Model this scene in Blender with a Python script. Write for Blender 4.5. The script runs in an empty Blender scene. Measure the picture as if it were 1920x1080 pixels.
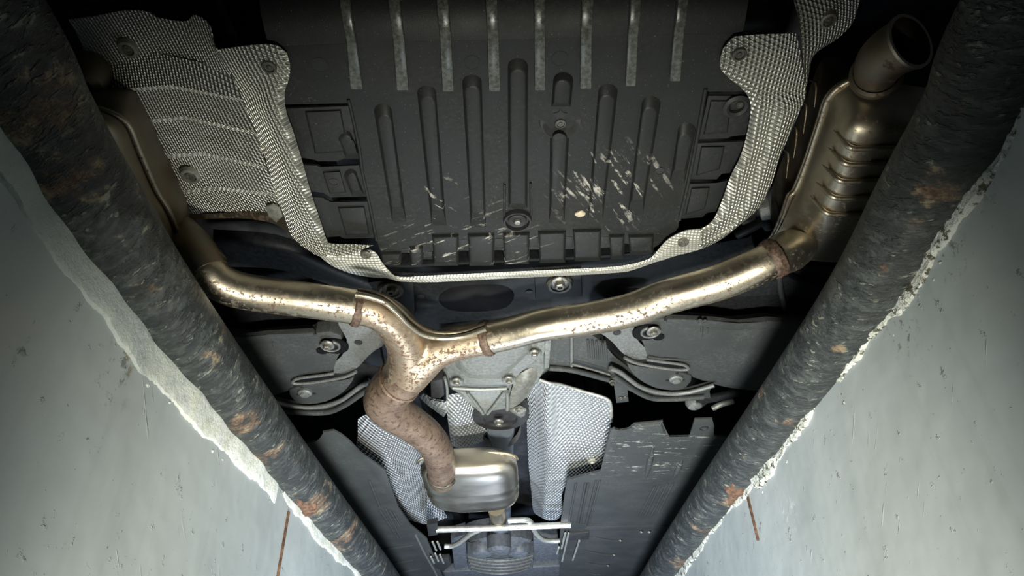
import bpy, bmesh, math, random
from mathutils import Vector, Matrix
random.seed(7)
SC = bpy.context.scene
COL = SC.collection

# ------------------------------------------------------------------ camera
F = 1250.0                     # focal length in px of a 1920 wide frame
TH = math.atan(926 / F)        # pitch up
RO = math.radians(2.0)         # roll
ZC = -0.55                     # camera height below shop floor level
CAM = Vector((0, 0, ZC))
_fw = Vector((0, math.cos(TH), math.sin(TH)))
_up = Vector((0, -math.sin(TH), math.cos(TH)))
_ri = Vector((1, 0, 0))
C_R = _ri * math.cos(RO) - _up * math.sin(RO)
C_U = _up * math.cos(RO) + _ri * math.sin(RO)
cd = bpy.data.cameras.new('camera')
cd.sensor_width = 36
cd.lens = 36 * F / 1920
cd.clip_start = 0.02
cam = bpy.data.objects.new('camera', cd)
COL.objects.link(cam)
M3 = Matrix((C_R, C_U, -_fw)).transposed()
cam.matrix_world = Matrix.Translation(CAM) @ M3.to_4x4()
SC.camera = cam

# ------------------------------------------------------------------ world, light, exposure
w = bpy.data.worlds.new('world')
SC.world = w
w.use_nodes = True
w.node_tree.nodes['Background'].inputs[0].default_value = (0.75, 0.85, 1.0, 1)
w.node_tree.nodes['Background'].inputs[1].default_value = 0.02
SC.view_settings.view_transform = 'Standard'
SC.view_settings.look = 'None'
SC.view_settings.gamma = 1
SC.view_settings.exposure = 0.0
SC.view_settings.use_curve_mapping = False


def area(name, loc, aim, sx, sy, power, col, spread=180):
    l = bpy.data.lights.new(name, 'AREA')
    l.shape = 'RECTANGLE'
    l.size, l.size_y = sx, sy
    l.energy = power
    l.color = col
    l.spread = math.radians(spread)
    o = bpy.data.objects.new(name, l)
    COL.objects.link(o)
    o.location = loc
    o.rotation_euler = (Vector(aim) - Vector(loc)).to_track_quat('-Z', 'Y').to_euler()
    return o


LAMP1 = (Vector((0.05, 0.46, -0.98)), Vector((0.02, 1.85, 0.30)))
LAMP2 = (Vector((-0.01, 1.55, -0.98)), Vector((-0.02, 2.25, 0.3)))
GEARBOX_FILL = (Vector((0.0, 3.0, -0.80)), Vector((0.0, 3.05, 0.3)))  # extra lamp, added to brighten the gearbox end
area('pit_lamp_light', LAMP1[0], LAMP1[1], 0.26, 0.10, 14, (1.0, 0.98, 0.86), 98)
area('far_pit_lamp_light', LAMP2[0], LAMP2[1], 0.30, 0.16, 14, (0.80, 0.89, 1.0), 140)
area('gearbox_fill_light', GEARBOX_FILL[0], GEARBOX_FILL[1], 0.30, 0.16, 7, (0.62, 0.76, 1.0), 150)

# ------------------------------------------------------------------ pixel helpers


def ray(px, py):
    return _fw + C_R * ((px - 960) / F) + C_U * ((540 - py) / F)


def P(px, py, z):
    d = ray(px, py)
    return CAM + d * ((z - ZC) / d.z)


def PY(px, py, y):
    d = ray(px, py)
    return CAM + d * (y / d.y)


def mpp(px, py, z):
    "metres for one pixel at that point"
    return (z - ZC) / ray(px, py).z / F


# ------------------------------------------------------------------ object helpers
WLOC = {}


def obj(name, bm, mat, parent=None, smooth=True, angle=35, label=None):
    me = bpy.data.meshes.new(name)
    bm.normal_update()
    vs = [v.co for v in bm.verts]
    lo = Vector((min(v.x for v in vs), min(v.y for v in vs), min(v.z for v in vs)))
    hi = Vector((max(v.x for v in vs), max(v.y for v in vs), max(v.z for v in vs)))
    org = (lo + hi) / 2
    bmesh.ops.translate(bm, verts=bm.verts, vec=-org)
    if smooth:
        for f in bm.faces:
            f.smooth = True
        for e in bm.edges:
            if len(e.link_faces) == 2 and e.calc_face_angle(0) > math.radians(angle):
                e.smooth = False
    bm.to_mesh(me)
    bm.free()
    me.materials.append(mat)
    o = bpy.data.objects.new(name, me)
    COL.objects.link(o)
    place(o, org, parent)
    if label:
        o['label'] = label
    return o


def place(o, loc, parent=None):
    WLOC[o.name] = Vector(loc)
    if parent:
        o.parent = parent
        o.location = Vector(loc) - WLOC[parent.name]
    else:
        o.location = loc


def thing(name, loc, label, cat, group=None):
    o = bpy.data.objects.new(name, None)
    o.empty_display_size = 0.05
    COL.objects.link(o)
    place(o, loc)
    return tag(o, label, cat, group)


def tag(o, label, cat, group=None):
    o['label'] = label
    o['category'] = cat
    if group:
        o['group'] = group
    return o


def struct(o):
    o['kind'] = 'structure'
    return o


def cr(pts, n):
    "Catmull-Rom through tuples, n steps per span"
    out = []
    m = len(pts)
    for i in range(m - 1):
        p0 = pts[max(i - 1, 0)]
        p1 = pts[i]
        p2 = pts[i + 1]
        p3 = pts[min(i + 2, m - 1)]
        for k in range(n):
            t = k / n
            out.append(tuple(0.5 * (2 * b + (c - a) * t + (2 * a - 5 * b + 4 * c - d) * t * t + (3 * b - a - 3 * c + d) * t ** 3)
                             for a, b, c, d in zip(p0, p1, p2, p3)))
    out.append(tuple(pts[-1]))
    return out


def W(pts, z=None):
    return [P(p[0], p[1], p[2] if len(p) > 2 else z) for p in pts]


def closed_cr(pts, n):
    m = len(pts)
    out = []
    for i in range(m):
        p0, p1, p2, p3 = pts[i - 1], pts[i], pts[(i + 1) % m], pts[(i + 2) % m]
        for k in range(n):
            t = k / n
            out.append(tuple(0.5 * (2 * b + (c - a) * t + (2 * a - 5 * b + 4 * c - d) * t * t + (3 * b - a - 3 * c + d) * t ** 3)
                             for a, b, c, d in zip(p0, p1, p2, p3)))
    return out


def slab_bm(pts, z, thick, bevel=0.0015, smooth_n=0, bm=None):
    "flat plate: outline in photo pixels, lower face at z"
    if smooth_n:
        pts = closed_cr(pts, smooth_n)
    b = bm or bmesh.new()
    ws = W(pts, z)
    lo = [b.verts.new(p) for p in ws]
    hi = [b.verts.new(p + Vector((0, 0, thick))) for p in ws]
    f1 = b.faces.new(lo)
    b.faces.new(list(reversed(hi)))
    n = len(lo)
    for i in range(n):
        b.faces.new((lo[(i + 1) % n], lo[i], hi[i], hi[(i + 1) % n]))
    if bevel:
        bmesh.ops.bevel(b, geom=list(f1.edges), offset=bevel, segments=2, affect='EDGES', profile=0.5)
    bmesh.ops.recalc_face_normals(b, faces=b.faces)
    return b


def slab(name, pts, z, thick, mat, parent=None, bevel=0.0015, smooth_n=0):
    return obj(name, slab_bm(pts, z, thick, bevel, smooth_n), mat, parent)


def frustum(name, base, zb, top, zt, mat, parent=None, bevel=0.002):
    "raised pad: base outline at zb, smaller outline at zt (lower)"
    b = bmesh.new()
    A = [b.verts.new(p) for p in W(base, zb)]
    T = [b.verts.new(p) for p in W(top, zt)]
    n = len(A)
    f1 = b.faces.new(T)
    b.faces.new(list(reversed(A)))
    for i in range(n):
        b.faces.new((T[(i + 1) % n], T[i], A[i], A[(i + 1) % n]))
    if bevel:
        bmesh.ops.bevel(b, geom=list(f1.edges), offset=bevel, segments=2, affect='EDGES', profile=0.5)
    bmesh.ops.recalc_face_normals(b, faces=b.faces)
    return obj(name, b, mat, parent)


def grid_bm(wrows, thick=0.0, closed=False):
    "grid surface from rows of world points, uv in metres, thickness away from the camera"
    b = bmesh.new()
    uv = b.loops.layers.uv.new('UVMap')
    V = [[b.verts.new(p) for p in r] for r in wrows]
    nr, nc = len(V), len(V[0])
    pts = [p for r in wrows for p in r]
    mx, mz = sum(p.x for p in pts) / len(pts), sum(p.z for p in pts) / len(pts)
    sx = math.copysign(.8, sum((p.x - mx) * (p.z - mz) for p in pts))
    U = [[p.x + sx * p.z for p in r] for r in wrows]
    Q = [[p.y for p in r] for r in wrows]
    faces = []
    for i in range(nr - 1):
        for j in range(nc - 1):
            f = b.faces.new((V[i][j], V[i][j + 1], V[i + 1][j + 1], V[i + 1][j]))
            for l, (a, c) in zip(f.loops, ((i, j), (i, j + 1), (i + 1, j + 1), (i + 1, j))):
                l[uv].uv = (U[a][c], Q[a][c])
            faces.append(f)
    b.normal_update()
    # face the camera
    s = sum((f.normal.dot(CAM - f.calc_center_median()) > 0) * f.calc_area() - (f.normal.dot(CAM - f.calc_center_median()) < 0) * f.calc_area() for f in faces)
    if s < 0:
        bmesh.ops.reverse_faces(b, faces=faces)
        b.normal_update()
    if thick:
        bmesh.ops.solidify(b, geom=list(b.faces), thickness=thick)
    return b


def sheet(name, rows, mat, parent=None, thick=0.0015, nu=4, nv=4, lin=False, angle=40):
    "rows of (px, py, z); smooth or straight between rows"
    if lin:
        rr = rows
    else:
        rr = [cr(r, nu) for r in rows]
        cols = list(zip(*rr))
        cols = [cr(list(c), nv) for c in cols]
        rr = list(zip(*cols))
    wr = [[P(*p) for p in r] for r in rr]
    return obj(name, grid_bm(wr, thick), mat, parent, angle=angle)


def tube_bm(wpts, rad, n=20, cap=True, bm=None):
    "round tube through world points, radius constant or per point"
    b = bm or bmesh.new()
    m = len(wpts)
    rs = rad if isinstance(rad, (list, tuple)) else [rad] * m
    rings = []
    ref = None
    for i, p in enumerate(wpts):
        t = (wpts[min(i + 1, m - 1)] - wpts[max(i - 1, 0)]).normalized()
        if ref is None:
            ref = Vector((0, 0, 1)) if abs(t.z) < 0.9 else Vector((1, 0, 0))
        a = (ref - t * ref.dot(t)).normalized()
        ref = a
        c = t.cross(a)
        rings.append([b.verts.new(p + (a * math.cos(2 * math.pi * k / n) + c * math.sin(2 * math.pi * k / n)) * rs[i]) for k in range(n)])
    for i in range(m - 1):
        for k in range(n):
            b.faces.new((rings[i][k], rings[i][(k + 1) % n], rings[i + 1][(k + 1) % n], rings[i + 1][k]))
    if cap:
        b.faces.new(list(reversed(rings[0])))
        b.faces.new(rings[-1])
    bmesh.ops.recalc_face_normals(b, faces=b.faces)
    return b


def pipe(name, pts, rad, mat, parent=None, z=None, n=20, k=6, cap=True):
    "tube through photo points (px,py[,z[,r]])"
    q = []
    for p in pts:
        p = tuple(p)
        if len(p) == 2:
            p = p + (z,)
        if len(p) == 3:
            p = p + (rad,)
        q.append(p)
    wp = [tuple(P(a, b_, c)) + (r,) for a, b_, c, r in q]
    s = cr(wp, k)
    return obj(name, tube_bm([Vector(a[:3]) for a in s], [a[3] for a in s], n, cap), mat, parent, angle=60)


def box_bm(c, s, bevel=0.002, rz=0.0, bm=None):
    b = bm or bmesh.new()
    r = bmesh.ops.create_cube(b, size=1)
    vs = r['verts']
    for v in vs:
        v.co = Vector((v.co.x * s[0], v.co.y * s[1], v.co.z * s[2]))
    if bevel:
        es = list({e for v in vs for e in v.link_edges})
        bb = bmesh.ops.bevel(b, geom=es, offset=bevel, segments=2, affect='EDGES', profile=0.5)
    mat = Matrix.Translation(Vector(c)) @ Matrix.Rotation(rz, 4, 'Z')
    bmesh.ops.transform(b, matrix=mat, verts=b.verts)
    return b


def lathe_bm(prof, n=28, axis=None):
    "profile of (r, h); h runs along -Z (towards the viewer below)"
    b = bmesh.new()
    rings = []
    for r, h in prof:
        if r <= 1e-6:
            rings.append([b.verts.new((0, 0, -h))])
        else:
            rings.append([b.verts.new((r * math.cos(2 * math.pi * k / n), r * math.sin(2 * math.pi * k / n), -h)) for k in range(n)])
    for i in range(len(rings) - 1):
        A, B = rings[i], rings[i + 1]
        for k in range(n):
            a0, a1 = A[k % len(A)], A[(k + 1) % len(A)]
            b0, b1 = B[k % len(B)], B[(k + 1) % len(B)]
            vs = []
            for v in (a0, a1, b1, b0):
                if v not in vs:
                    vs.append(v)
            if len(vs) > 2:
                b.faces.new(vs)
    if axis is not None:
        q = Vector((0, 0, -1)).rotation_difference(axis.normalized())
        bmesh.ops.transform(b, matrix=q.to_matrix().to_4x4(), verts=b.verts)
    bmesh.ops.recalc_face_normals(b, faces=b.faces)
    return b


def lathe(name, prof, loc, mat, parent=None, n=28, axis=None, angle=35):
    b = lathe_bm(prof, n, axis)
    bmesh.ops.translate(b, verts=b.verts, vec=Vector(loc))
    return obj(name, b, mat, parent, angle=angle)


_BOLT = {}


def bolt(name, px, py, z, r, mat, parent, kind='hex'):
    "hexagon flange bolt seen from below; r is the flange radius"
    key = (kind, mat.name)
    if key not in _BOLT:
        b = bmesh.new()
        prof = [(0, -0.05), (1.0, -0.05), (1.0, .12), (.93, .2), (.62, .28)]
        if kind == 'hex':
            b = lathe_bm(prof + [(0, .28)], 24)
            vs = [b.verts.new((.62 * math.cos(math.pi / 3 * k + .2), .62 * math.sin(math.pi / 3 * k + .2), -h)) for h in (.25, .85) for k in range(6)]
            top = [b.verts.new((.52 * math.cos(math.pi / 3 * k + .2), .52 * math.sin(math.pi / 3 * k + .2), -.95)) for k in range(6)]
            inn = [b.verts.new((.3 * math.cos(math.pi / 3 * k + .2), .3 * math.sin(math.pi / 3 * k + .2), -.95)) for k in range(6)]
            dip = [b.verts.new((.22 * math.cos(math.pi / 3 * k + .2), .22 * math.sin(math.pi / 3 * k + .2), -.7)) for k in range(6)]
            for k in range(6):
                j = (k + 1) % 6
                b.faces.new((vs[k], vs[j], vs[6 + j], vs[6 + k]))
                b.faces.new((vs[6 + k], vs[6 + j], top[j], top[k]))
                b.faces.new((top[k], top[j], inn[j], inn[k]))
                b.faces.new((inn[k], inn[j], dip[j], dip[k]))
            b.faces.new(dip)
        else:  # push clip: domed rim, sunk centre, small pin
            b = lathe_bm([(0, -.05), (1, -.05), (1.0, .2), (.9, .34), (.72, .36), (.62, .16), (.34, .14), (.3, .3), (.16, .34), (0, .34)], 24)
        bmesh.ops.recalc_face_normals(b, faces=b.faces)
        for f in b.faces:
            f.smooth = True
        for e in b.edges:
            if len(e.link_faces) == 2 and e.calc_face_angle(0) > math.radians(30):
                e.smooth = False
        me = bpy.data.meshes.new(name)
        b.to_mesh(me)
        b.free()
        me.materials.append(mat)
        _BOLT[key] = me
    o = bpy.data.objects.new(name, _BOLT[key])
    COL.objects.link(o)
    place(o, P(px, py, z), parent)
    o.scale = (r, r, r)
    o.rotation_euler = (0, 0, random.random() * 3)
    return o


# ------------------------------------------------------------------ materials
class NT:
    def __init__(s, name):
        s.m = bpy.data.materials.new(name)
        s.m.use_nodes = True
        s.t = s.m.node_tree
        s.b = s.t.nodes['Principled BSDF']
        s.tc = s.t.nodes.new('ShaderNodeTexCoord')
        s.geo = s.t.nodes.new('ShaderNodeNewGeometry')

    def n(s, t, **kw):
        x = s.t.nodes.new(t)
        for k, v in kw.items():
            setattr(x, k, v)
        return x

    def l(s, a, b):
        s.t.links.new(a, b)

    def val(s, sock, v):
        if hasattr(v, 'is_output'):
            s.l(v, sock)
        else:
            sock.default_value = v

    def math(s, op, a, b=None, c=None, clamp=False):
        x = s.n('ShaderNodeMath', operation=op)
        x.use_clamp = clamp
        s.val(x.inputs[0], a)
        if b is not None:
            s.val(x.inputs[1], b)
        if c is not None:
            s.val(x.inputs[2], c)
        return x.outputs[0]

    def pos(s, scale=(1, 1, 1), rot=(0, 0, 0), src=None):
        m = s.n('ShaderNodeMapping')
        s.l(s.geo.outputs['Position'] if src is None else src, m.inputs[0])
        m.inputs['Rotation'].default_value = rot
        k = s.n('ShaderNodeMapping')
        s.l(m.outputs[0], k.inputs[0])
        k.inputs['Scale'].default_value = scale
        return k.outputs[0]

    def noise(s, scale, detail=4, rough=.55, vec=None, dist=0):
        x = s.n('ShaderNodeTexNoise')
        s.l(vec if vec is not None else s.geo.outputs['Position'], x.inputs['Vector'])
        x.inputs['Scale'].default_value = scale
        x.inputs['Detail'].default_value = detail
        x.inputs['Roughness'].default_value = rough
        x.inputs['Distortion'].default_value = dist
        return x.outputs['Fac']

    def ramp(s, fac, a, b, lo=0.0, hi=1.0):
        x = s.n('ShaderNodeMapRange')
        x.interpolation_type = 'SMOOTHSTEP'
        s.val(x.inputs[0], fac)
        x.inputs[1].default_value, x.inputs[2].default_value = a, b
        x.inputs[3].default_value, x.inputs[4].default_value = lo, hi
        return x.outputs[0]

    def mix(s, fac, a, b):
        x = s.n('ShaderNodeMix', data_type='RGBA')
        s.val(x.inputs[0], fac)
        for sock, v in ((x.inputs[6], a), (x.inputs[7], b)):
            s.val(sock, v if hasattr(v, 'is_output') else (v[0], v[1], v[2], 1))
        return x.outputs[2]

    def set(s, color=None, rough=None, metal=None, spec=None):
        if color is not None:
            s.val(s.b.inputs['Base Color'], color if hasattr(color, 'is_output') else (*color, 1))
        if rough is not None:
            s.val(s.b.inputs['Roughness'], rough)
        if metal is not None:
            s.val(s.b.inputs['Metallic'], metal)
        if spec is not None:
            s.val(s.b.inputs['Specular IOR Level'], spec)
        return s

    def bump(s, h, dist=.002, strength=1.0):
        x = s.n('ShaderNodeBump')
        x.inputs['Strength'].default_value = strength
        x.inputs['Distance'].default_value = dist
        s.l(h, x.inputs['Height'])
        s.l(x.outputs[0], s.b.inputs['Normal'])
        return s


def near(nt, c, r0, r1):
    "1 close to world point c, 0 beyond r1"
    d = nt.n('ShaderNodeVectorMath', operation='DISTANCE')
    nt.l(nt.geo.outputs['Position'], d.inputs[0])
    d.inputs[1].default_value = c
    return nt.ramp(d.outputs['Value'], r0, r1, 1, 0)


def m_plastic(name, base=.03, dust=.10, scuffs=()):
    t = NT(name)
    n1 = t.noise(9, 5, .6)
    n2 = t.noise(140, 4, .7)
    d = t.math('MULTIPLY', t.ramp(n1, .35, .75), t.ramp(n2, .4, .75), clamp=True)
    col = t.mix(t.math('MULTIPLY', d, .55), (base, base * 1.08, base * 1.06), (dust, dust * 1.0, dust * .92))
    sp = t.ramp(t.noise(420, 2, .5), .70, .76)
    col = t.mix(t.math('MULTIPLY', sp, .6), col, (.22, .22, .2))
    for c, r0, r1, rot, lo in scuffs:
        v = t.pos(scale=(95, 12, 1), rot=(0, 0, rot))
        k = t.ramp(t.noise(1.0, 3, .65, v, .4), lo, lo + .07)
        k2 = t.ramp(t.noise(55, 4, .7), .42, .58)
        mk = t.math('MULTIPLY', t.math('MULTIPLY', k, k2), near(t, c, r0, r1))
        col = t.mix(t.math('MULTIPLY', mk, .95), col, (.42, .40, .35))
    t.set(col, t.ramp(n1, .3, .7, .45, .6), 0, .32)
    t.bump(t.noise(600, 2, .5), .0006, .35)
    return t.m


def m_emboss(name, color=(.62, .61, .56), period=.0062, depth=.0022, rough=.3, rot=.6, dimple_shade=.5, hexa=False, metal=.8):
    "embossed aluminium: rice-grain dimples from the uv map (uv in metres)"
    t = NT(name)
    v = t.pos(rot=(0, 0, rot), src=t.tc.outputs['UV'])
    sp = t.n('ShaderNodeSeparateXYZ')
    t.l(v, sp.inputs[0])
    k = 2 * math.pi / period
    a = t.math('SINE', t.math('MULTIPLY', sp.outputs[0], k))
    b = t.math('SINE', t.math('MULTIPLY', sp.outputs[1], k * (.55 if not hexa else hexa)))
    h = t.math('MULTIPLY', a, b)
    n1 = t.noise(14, 4, .6)
    d = t.ramp(h, -.9, .2, 1, 0)
    col = t.mix(t.math('MULTIPLY', d, dimple_shade), color, tuple(c * .35 for c in color))  # shade of the dimple hollows is put into the colour
    col = t.mix(t.ramp(n1, .45, .8, 0, .35), col, (.2, .18, .14))
    t.set(col, t.ramp(n1, .3, .8, rough, rough + .2), metal, .5)
    t.bump(h, depth, 1.0)
    return t.m


def m_steel(name, color, rust=.3, rough=.28, spots=1.0, rc=(.16, .075, .035), scale=60):
    t = NT(name)
    n1 = t.noise(7, 4, .6)
    n2 = t.noise(scale, 5, .72)
    dt = t.n('ShaderNodeVectorMath', operation='DOT_PRODUCT')
    t.l(t.geo.outputs['Normal'], dt.inputs[0])
    dt.inputs[1].default_value = (0, -.1, -1)
    low = t.ramp(dt.outputs['Value'], .5, .8, .1, 1)
    sm = t.math('MULTIPLY', t.ramp(n2, .60 - .06 * spots, .64 - .06 * spots), t.math('MULTIPLY', t.ramp(n1, .36, .52), low), clamp=True)
    film = t.ramp(t.noise(22, 5, .65), .35, .75, 0, rust)
    col = t.mix(film, color, tuple(.5 * c + .5 * r for c, r in zip(color, (.26, .15, .08))))
    col = t.mix(t.math('MULTIPLY', sm, .9), col, rc)
    t.set(col, t.math('ADD', t.math('MULTIPLY', sm, .4), t.ramp(n1, .3, .7, rough, rough + .12)), t.math('SUBTRACT', 1.0, t.math('MULTIPLY', sm, .8)), .5)
    t.bump(n2, .0007, .3)
    return t.m


def m_rusty(name):
    t = NT(name)
    n1 = t.noise(16, 5, .65)
    n2 = t.noise(90, 5, .7)
    col = t.mix(t.ramp(n1, .3, .7), (.125, .082, .058), (.23, .165, .12))
    col = t.mix(t.ramp(n2, .52, .62, 0, .85), col, (.06, .034, .022))
    t.set(col, .5, .45, .5)
    t.bump(n2, .003, .7)
    return t.m


def m_plain(name, color, rough=.5, metal=0.0, var=.25, bump=.0004, scale=40, spec=.5):
    t = NT(name)
    n1 = t.noise(scale, 5, .65)
    n2 = t.noise(6, 3, .6)
    col = t.mix(t.ramp(n1, .3, .75), tuple(c * (1 - var) for c in color), tuple(c * (1 + var) for c in color))
    col = t.mix(t.ramp(n2, .5, .8, 0, .3), col, tuple(.5 * c + .03 for c in color))
    t.set(col, t.ramp(n1, .3, .7, rough - .06, rough + .1), metal, spec)
    if bump:
        t.bump(n1, bump, .6)
    return t.m


def m_rail(name, patches):
    "black paint flaking off a steel pipe: short streaks around the pipe, rust patches"
    t = NT(name)
    v = t.pos(scale=(20, 62, 30), rot=(0, 0, .35))
    fl = t.noise(1.0, 8, .72, v, .5)
    v2 = t.pos(scale=(38, 120, 55), rot=(.2, 0, .5))
    ck = t.noise(1.0, 3, .6, v2, .3)
    med = t.noise(26, 6, .7)
    fine = t.noise(210, 4, .7)
    big = t.noise(9, 4, .6)
    lump = t.math('ADD', t.math('MULTIPLY', fl, .6), t.math('MULTIPLY', med, .4))
    col = t.mix(t.ramp(lump, .46, .60), (.022, .026, .026), (.07, .08, .078))
    chip = t.math('MULTIPLY', t.ramp(ck, .60, .64), t.ramp(med, .48, .58))
    col = t.mix(t.math('MULTIPLY', chip, .75), col, (.30, .31, .25))
    rm = None
    for c, r in patches:
        k = t.math('ADD', near(t, c, 0, r * 1.6), t.math('MULTIPLY', t.math('SUBTRACT', med, .5), 4.0))
        k = t.ramp(k, .45, .95)
        rm = k if rm is None else t.math('MAXIMUM', rm, k)
    rm = t.math('MAXIMUM', rm, t.ramp(t.math('MULTIPLY', big, t.math('ADD', med, .5)), .66, .74, 0, .8))
    rm = t.math('MULTIPLY', rm, t.ramp(fl, .38, .52, .1, .85))
    rcol = t.mix(t.ramp(fine, .35, .65), (.07, .038, .022), (.23, .135, .075))
    rcol = t.mix(t.ramp(med, .52, .66), rcol, (.33, .26, .16))
    col = t.mix(rm, col, rcol)
    t.set(col, t.math('ADD', .42, t.math('MULTIPLY', rm, .35)), 0, .5)
    h = t.math('ADD', t.math('ADD', lump, t.math('MULTIPLY', t.ramp(ck, .5, .62), .22)), t.math('MULTIPLY', fine, .10))
    t.bump(h, .010, .75)
    return t.m


def m_wall(name, stains=()):
    t = NT(name)
    n1 = t.noise(2.2, 4, .6)
    n2 = t.noise(34, 5, .7)
    v = t.pos(scale=(30, 30, 2.2))
    st = t.noise(1.0, 3, .5, v)
    col = t.mix(t.ramp(n1, .3, .7), (.35, .39, .395), (.42, .46, .465))
    col = t.mix(t.ramp(st, .5, .8, 0, .25), col, (.25, .28, .27))
    sp = t.n('ShaderNodeSeparateXYZ')
    t.l(t.geo.outputs['Position'], sp.inputs[0])
    low = t.ramp(sp.outputs[2], -.30, -.03)
    pit = t.math('MULTIPLY', t.ramp(n2, .66, .72), low)
    col = t.mix(t.math('MULTIPLY', pit, .8), col, (.13, .13, .10))
    spk = t.ramp(t.noise(75, 2, .5), .76, .79)
    col = t.mix(t.math('MULTIPLY', spk, .7), col, (.10, .10, .09))
    for c, r, cc, lo in stains:
        k = t.math('MULTIPLY', near(t, c, r * .2, r), t.ramp(t.noise(70, 5, .75), lo, lo + .08))
        col = t.mix(t.math('MULTIPLY', k, .85), col, cc)
    t.set(col, t.ramp(n1, .3, .7, .30, .42), 0, .5)
    sv = t.pos(scale=(1, 9, 130), rot=(.75, 0, 0))
    scr = t.math('MULTIPLY', t.ramp(t.noise(1.0, 2, .5, sv), .68, .73), t.ramp(t.noise(4, 2), .5, .6))
    h = t.math('ADD', t.math('ADD', t.math('MULTIPLY', t.noise(5, 3, .55), 1.5), t.math('MULTIPLY', t.ramp(n2, .62, .75), .35)), t.math('MULTIPLY', scr, .25))
    t.bump(h, .010, .6)
    return t.m


def m_plaster(name, dark=.3, white_y=.9):
    "white plaster, mixed to a flat grey on the stretch before y = bare, pitted and dirty"
    t = NT(name)
    n1 = t.noise(30, 6, .75)
    n2 = t.noise(110, 4, .7)
    n3 = t.noise(55, 5, .7)
    col = t.mix(t.ramp(n1, .4, .65), (.80, .82, .78), (.60, .62, .53))
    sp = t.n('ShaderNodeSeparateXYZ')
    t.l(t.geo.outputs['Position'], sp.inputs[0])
    pk = t.ramp(t.math('ADD', sp.outputs[1], t.math('MULTIPLY', t.math('SUBTRACT', n1, .5), 1.2)), white_y - .25, white_y + .15, .85, 0)
    col = t.mix(pk, col, (.36, .40, .39))  # plaster turns grey towards the low y end
    col = t.mix(t.math('MULTIPLY', t.ramp(n3, .64 - .14 * dark, .70 - .14 * dark), min(1, dark * 2)), col, (.09, .085, .05))
    t.set(col, .6, 0, .4)
    t.bump(t.math('ADD', n1, t.math('MULTIPLY', n2, .4)), .003 + .016 * dark, .8)
    return t.m


TRAY_Z = .28
M = {}
M['tray'] = m_plastic('black_plastic_scuffed', .017, .055, scuffs=[
    (P(1145, 355, TRAY_Z), .05, .13, math.radians(32), .54),
    (P(820, 390, TRAY_Z), .03, .10, math.radians(48), .60),
    (P(870, 480, TRAY_Z), .05, .20, math.radians(-66), .58)])
M['bar'] = m_plain('grey_plastic_bar', (.10, .105, .092), .25, 0, .45, .0003, 160)
M['plastic'] = m_plastic('dark_plastic', .028, .07)
M['floorpanel'] = m_plastic('floor_panel_plastic', .045, .12, scuffs=[(P(1215, 850, .2), .08, .26, math.radians(82), .57)])
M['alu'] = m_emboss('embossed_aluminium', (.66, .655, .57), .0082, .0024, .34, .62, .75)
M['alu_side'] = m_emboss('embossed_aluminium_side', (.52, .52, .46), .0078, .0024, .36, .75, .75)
M['alu_strip'] = m_emboss('dimpled_aluminium', (.74, .735, .66), .0085, .0010, .42, .78, .4, .8, .6)
M['foil'] = m_emboss('bright_embossed_foil', (.86, .88, .88), .0125, .0036, .26, 0.0, .7, .42, .7)
M['steel'] = m_steel('exhaust_steel', (.56, .50, .385), .5, .30, 1.1, (.075, .04, .024), 130)
M['ysteel'] = m_steel('exhaust_steel_spotted', (.54, .44, .32), 1.0, .36, 1.6, (.085, .046, .028), 120)
M['rustpipe'] = m_rusty('rusted_pipe')
M['weld'] = m_plain('rusted_weld', (.13, .085, .06), .55, .4, .55, .002, 160)
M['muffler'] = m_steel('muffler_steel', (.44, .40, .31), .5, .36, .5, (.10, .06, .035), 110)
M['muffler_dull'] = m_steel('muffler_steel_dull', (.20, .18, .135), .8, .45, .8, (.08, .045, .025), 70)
M['reson'] = m_steel('resonator_steel', (.54, .49, .40), .35, .28, -1.2)
M['black'] = m_plain('black_chassis_paint', (.012, .0135, .0145), .5, 0, .25, .0003, 120, .3)
M['arm'] = m_plastic('dark_grey_chassis_paint', .042, .13)
M['armlite'] = m_plain('grey_chassis_steel', (.17, .175, .168), .45, .3, .25, .0006, 240)
M['cast'] = m_plain('cast_aluminium', (.22, .228, .212), .48, .45, .25, .0008, 130)
M['cast_dark'] = m_plain('weathered_cast_aluminium', (.20, .195, .165), .5, .45, .3, .0008, 90)
M['boltm'] = m_plain('zinc_bolt', (.34, .33, .29), .38, .8, .3, .0004, 90)
M['boltd'] = m_plain('dark_bolt', (.12, .115, .10), .45, .6, .3, .0004, 90)
M['rubber'] = m_plain('black_rubber', (.02, .02, .021), .6, 0, .2, .0005, 60)
M['shaft'] = m_plain('driveshaft_paint', (.13, .15, .18), .45, 0, .15, .0003, 60)
M['bright'] = m_plain('bright_aluminium_tube', (.78, .78, .72), .3, .7, .1, 0, 40)
M['gear'] = m_plain('gearbox_casting', (.13, .14, .155), .5, .2, .25, .0008, 80)
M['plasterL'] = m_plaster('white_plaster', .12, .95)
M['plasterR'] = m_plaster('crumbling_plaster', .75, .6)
M['rustiron'] = m_plain('rusted_iron', (.16, .085, .05), .65, .1, .6, .002, 90)
M['concrete'] = m_plain('concrete', (.22, .22, .21), .8, 0, .2, .002, 30)
M['hazefloor'] = m_plain('floor_pan_haze_grey', (.04, .042, .048), .7, 0, .3, .002, 30, .2)  # floor pan lightened so the gaps carry a faint haze grey
M['void'] = m_plain('painted_recess_shade', (.006, .006, .007), .8, 0, .2, 0, 60, .08)  # near-black that paints the shade inside recesses and slots
M['lampcase'] = m_plain('yellow_lamp_case', (.5, .38, .05), .45, 0, .1, 0, 30)

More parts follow.
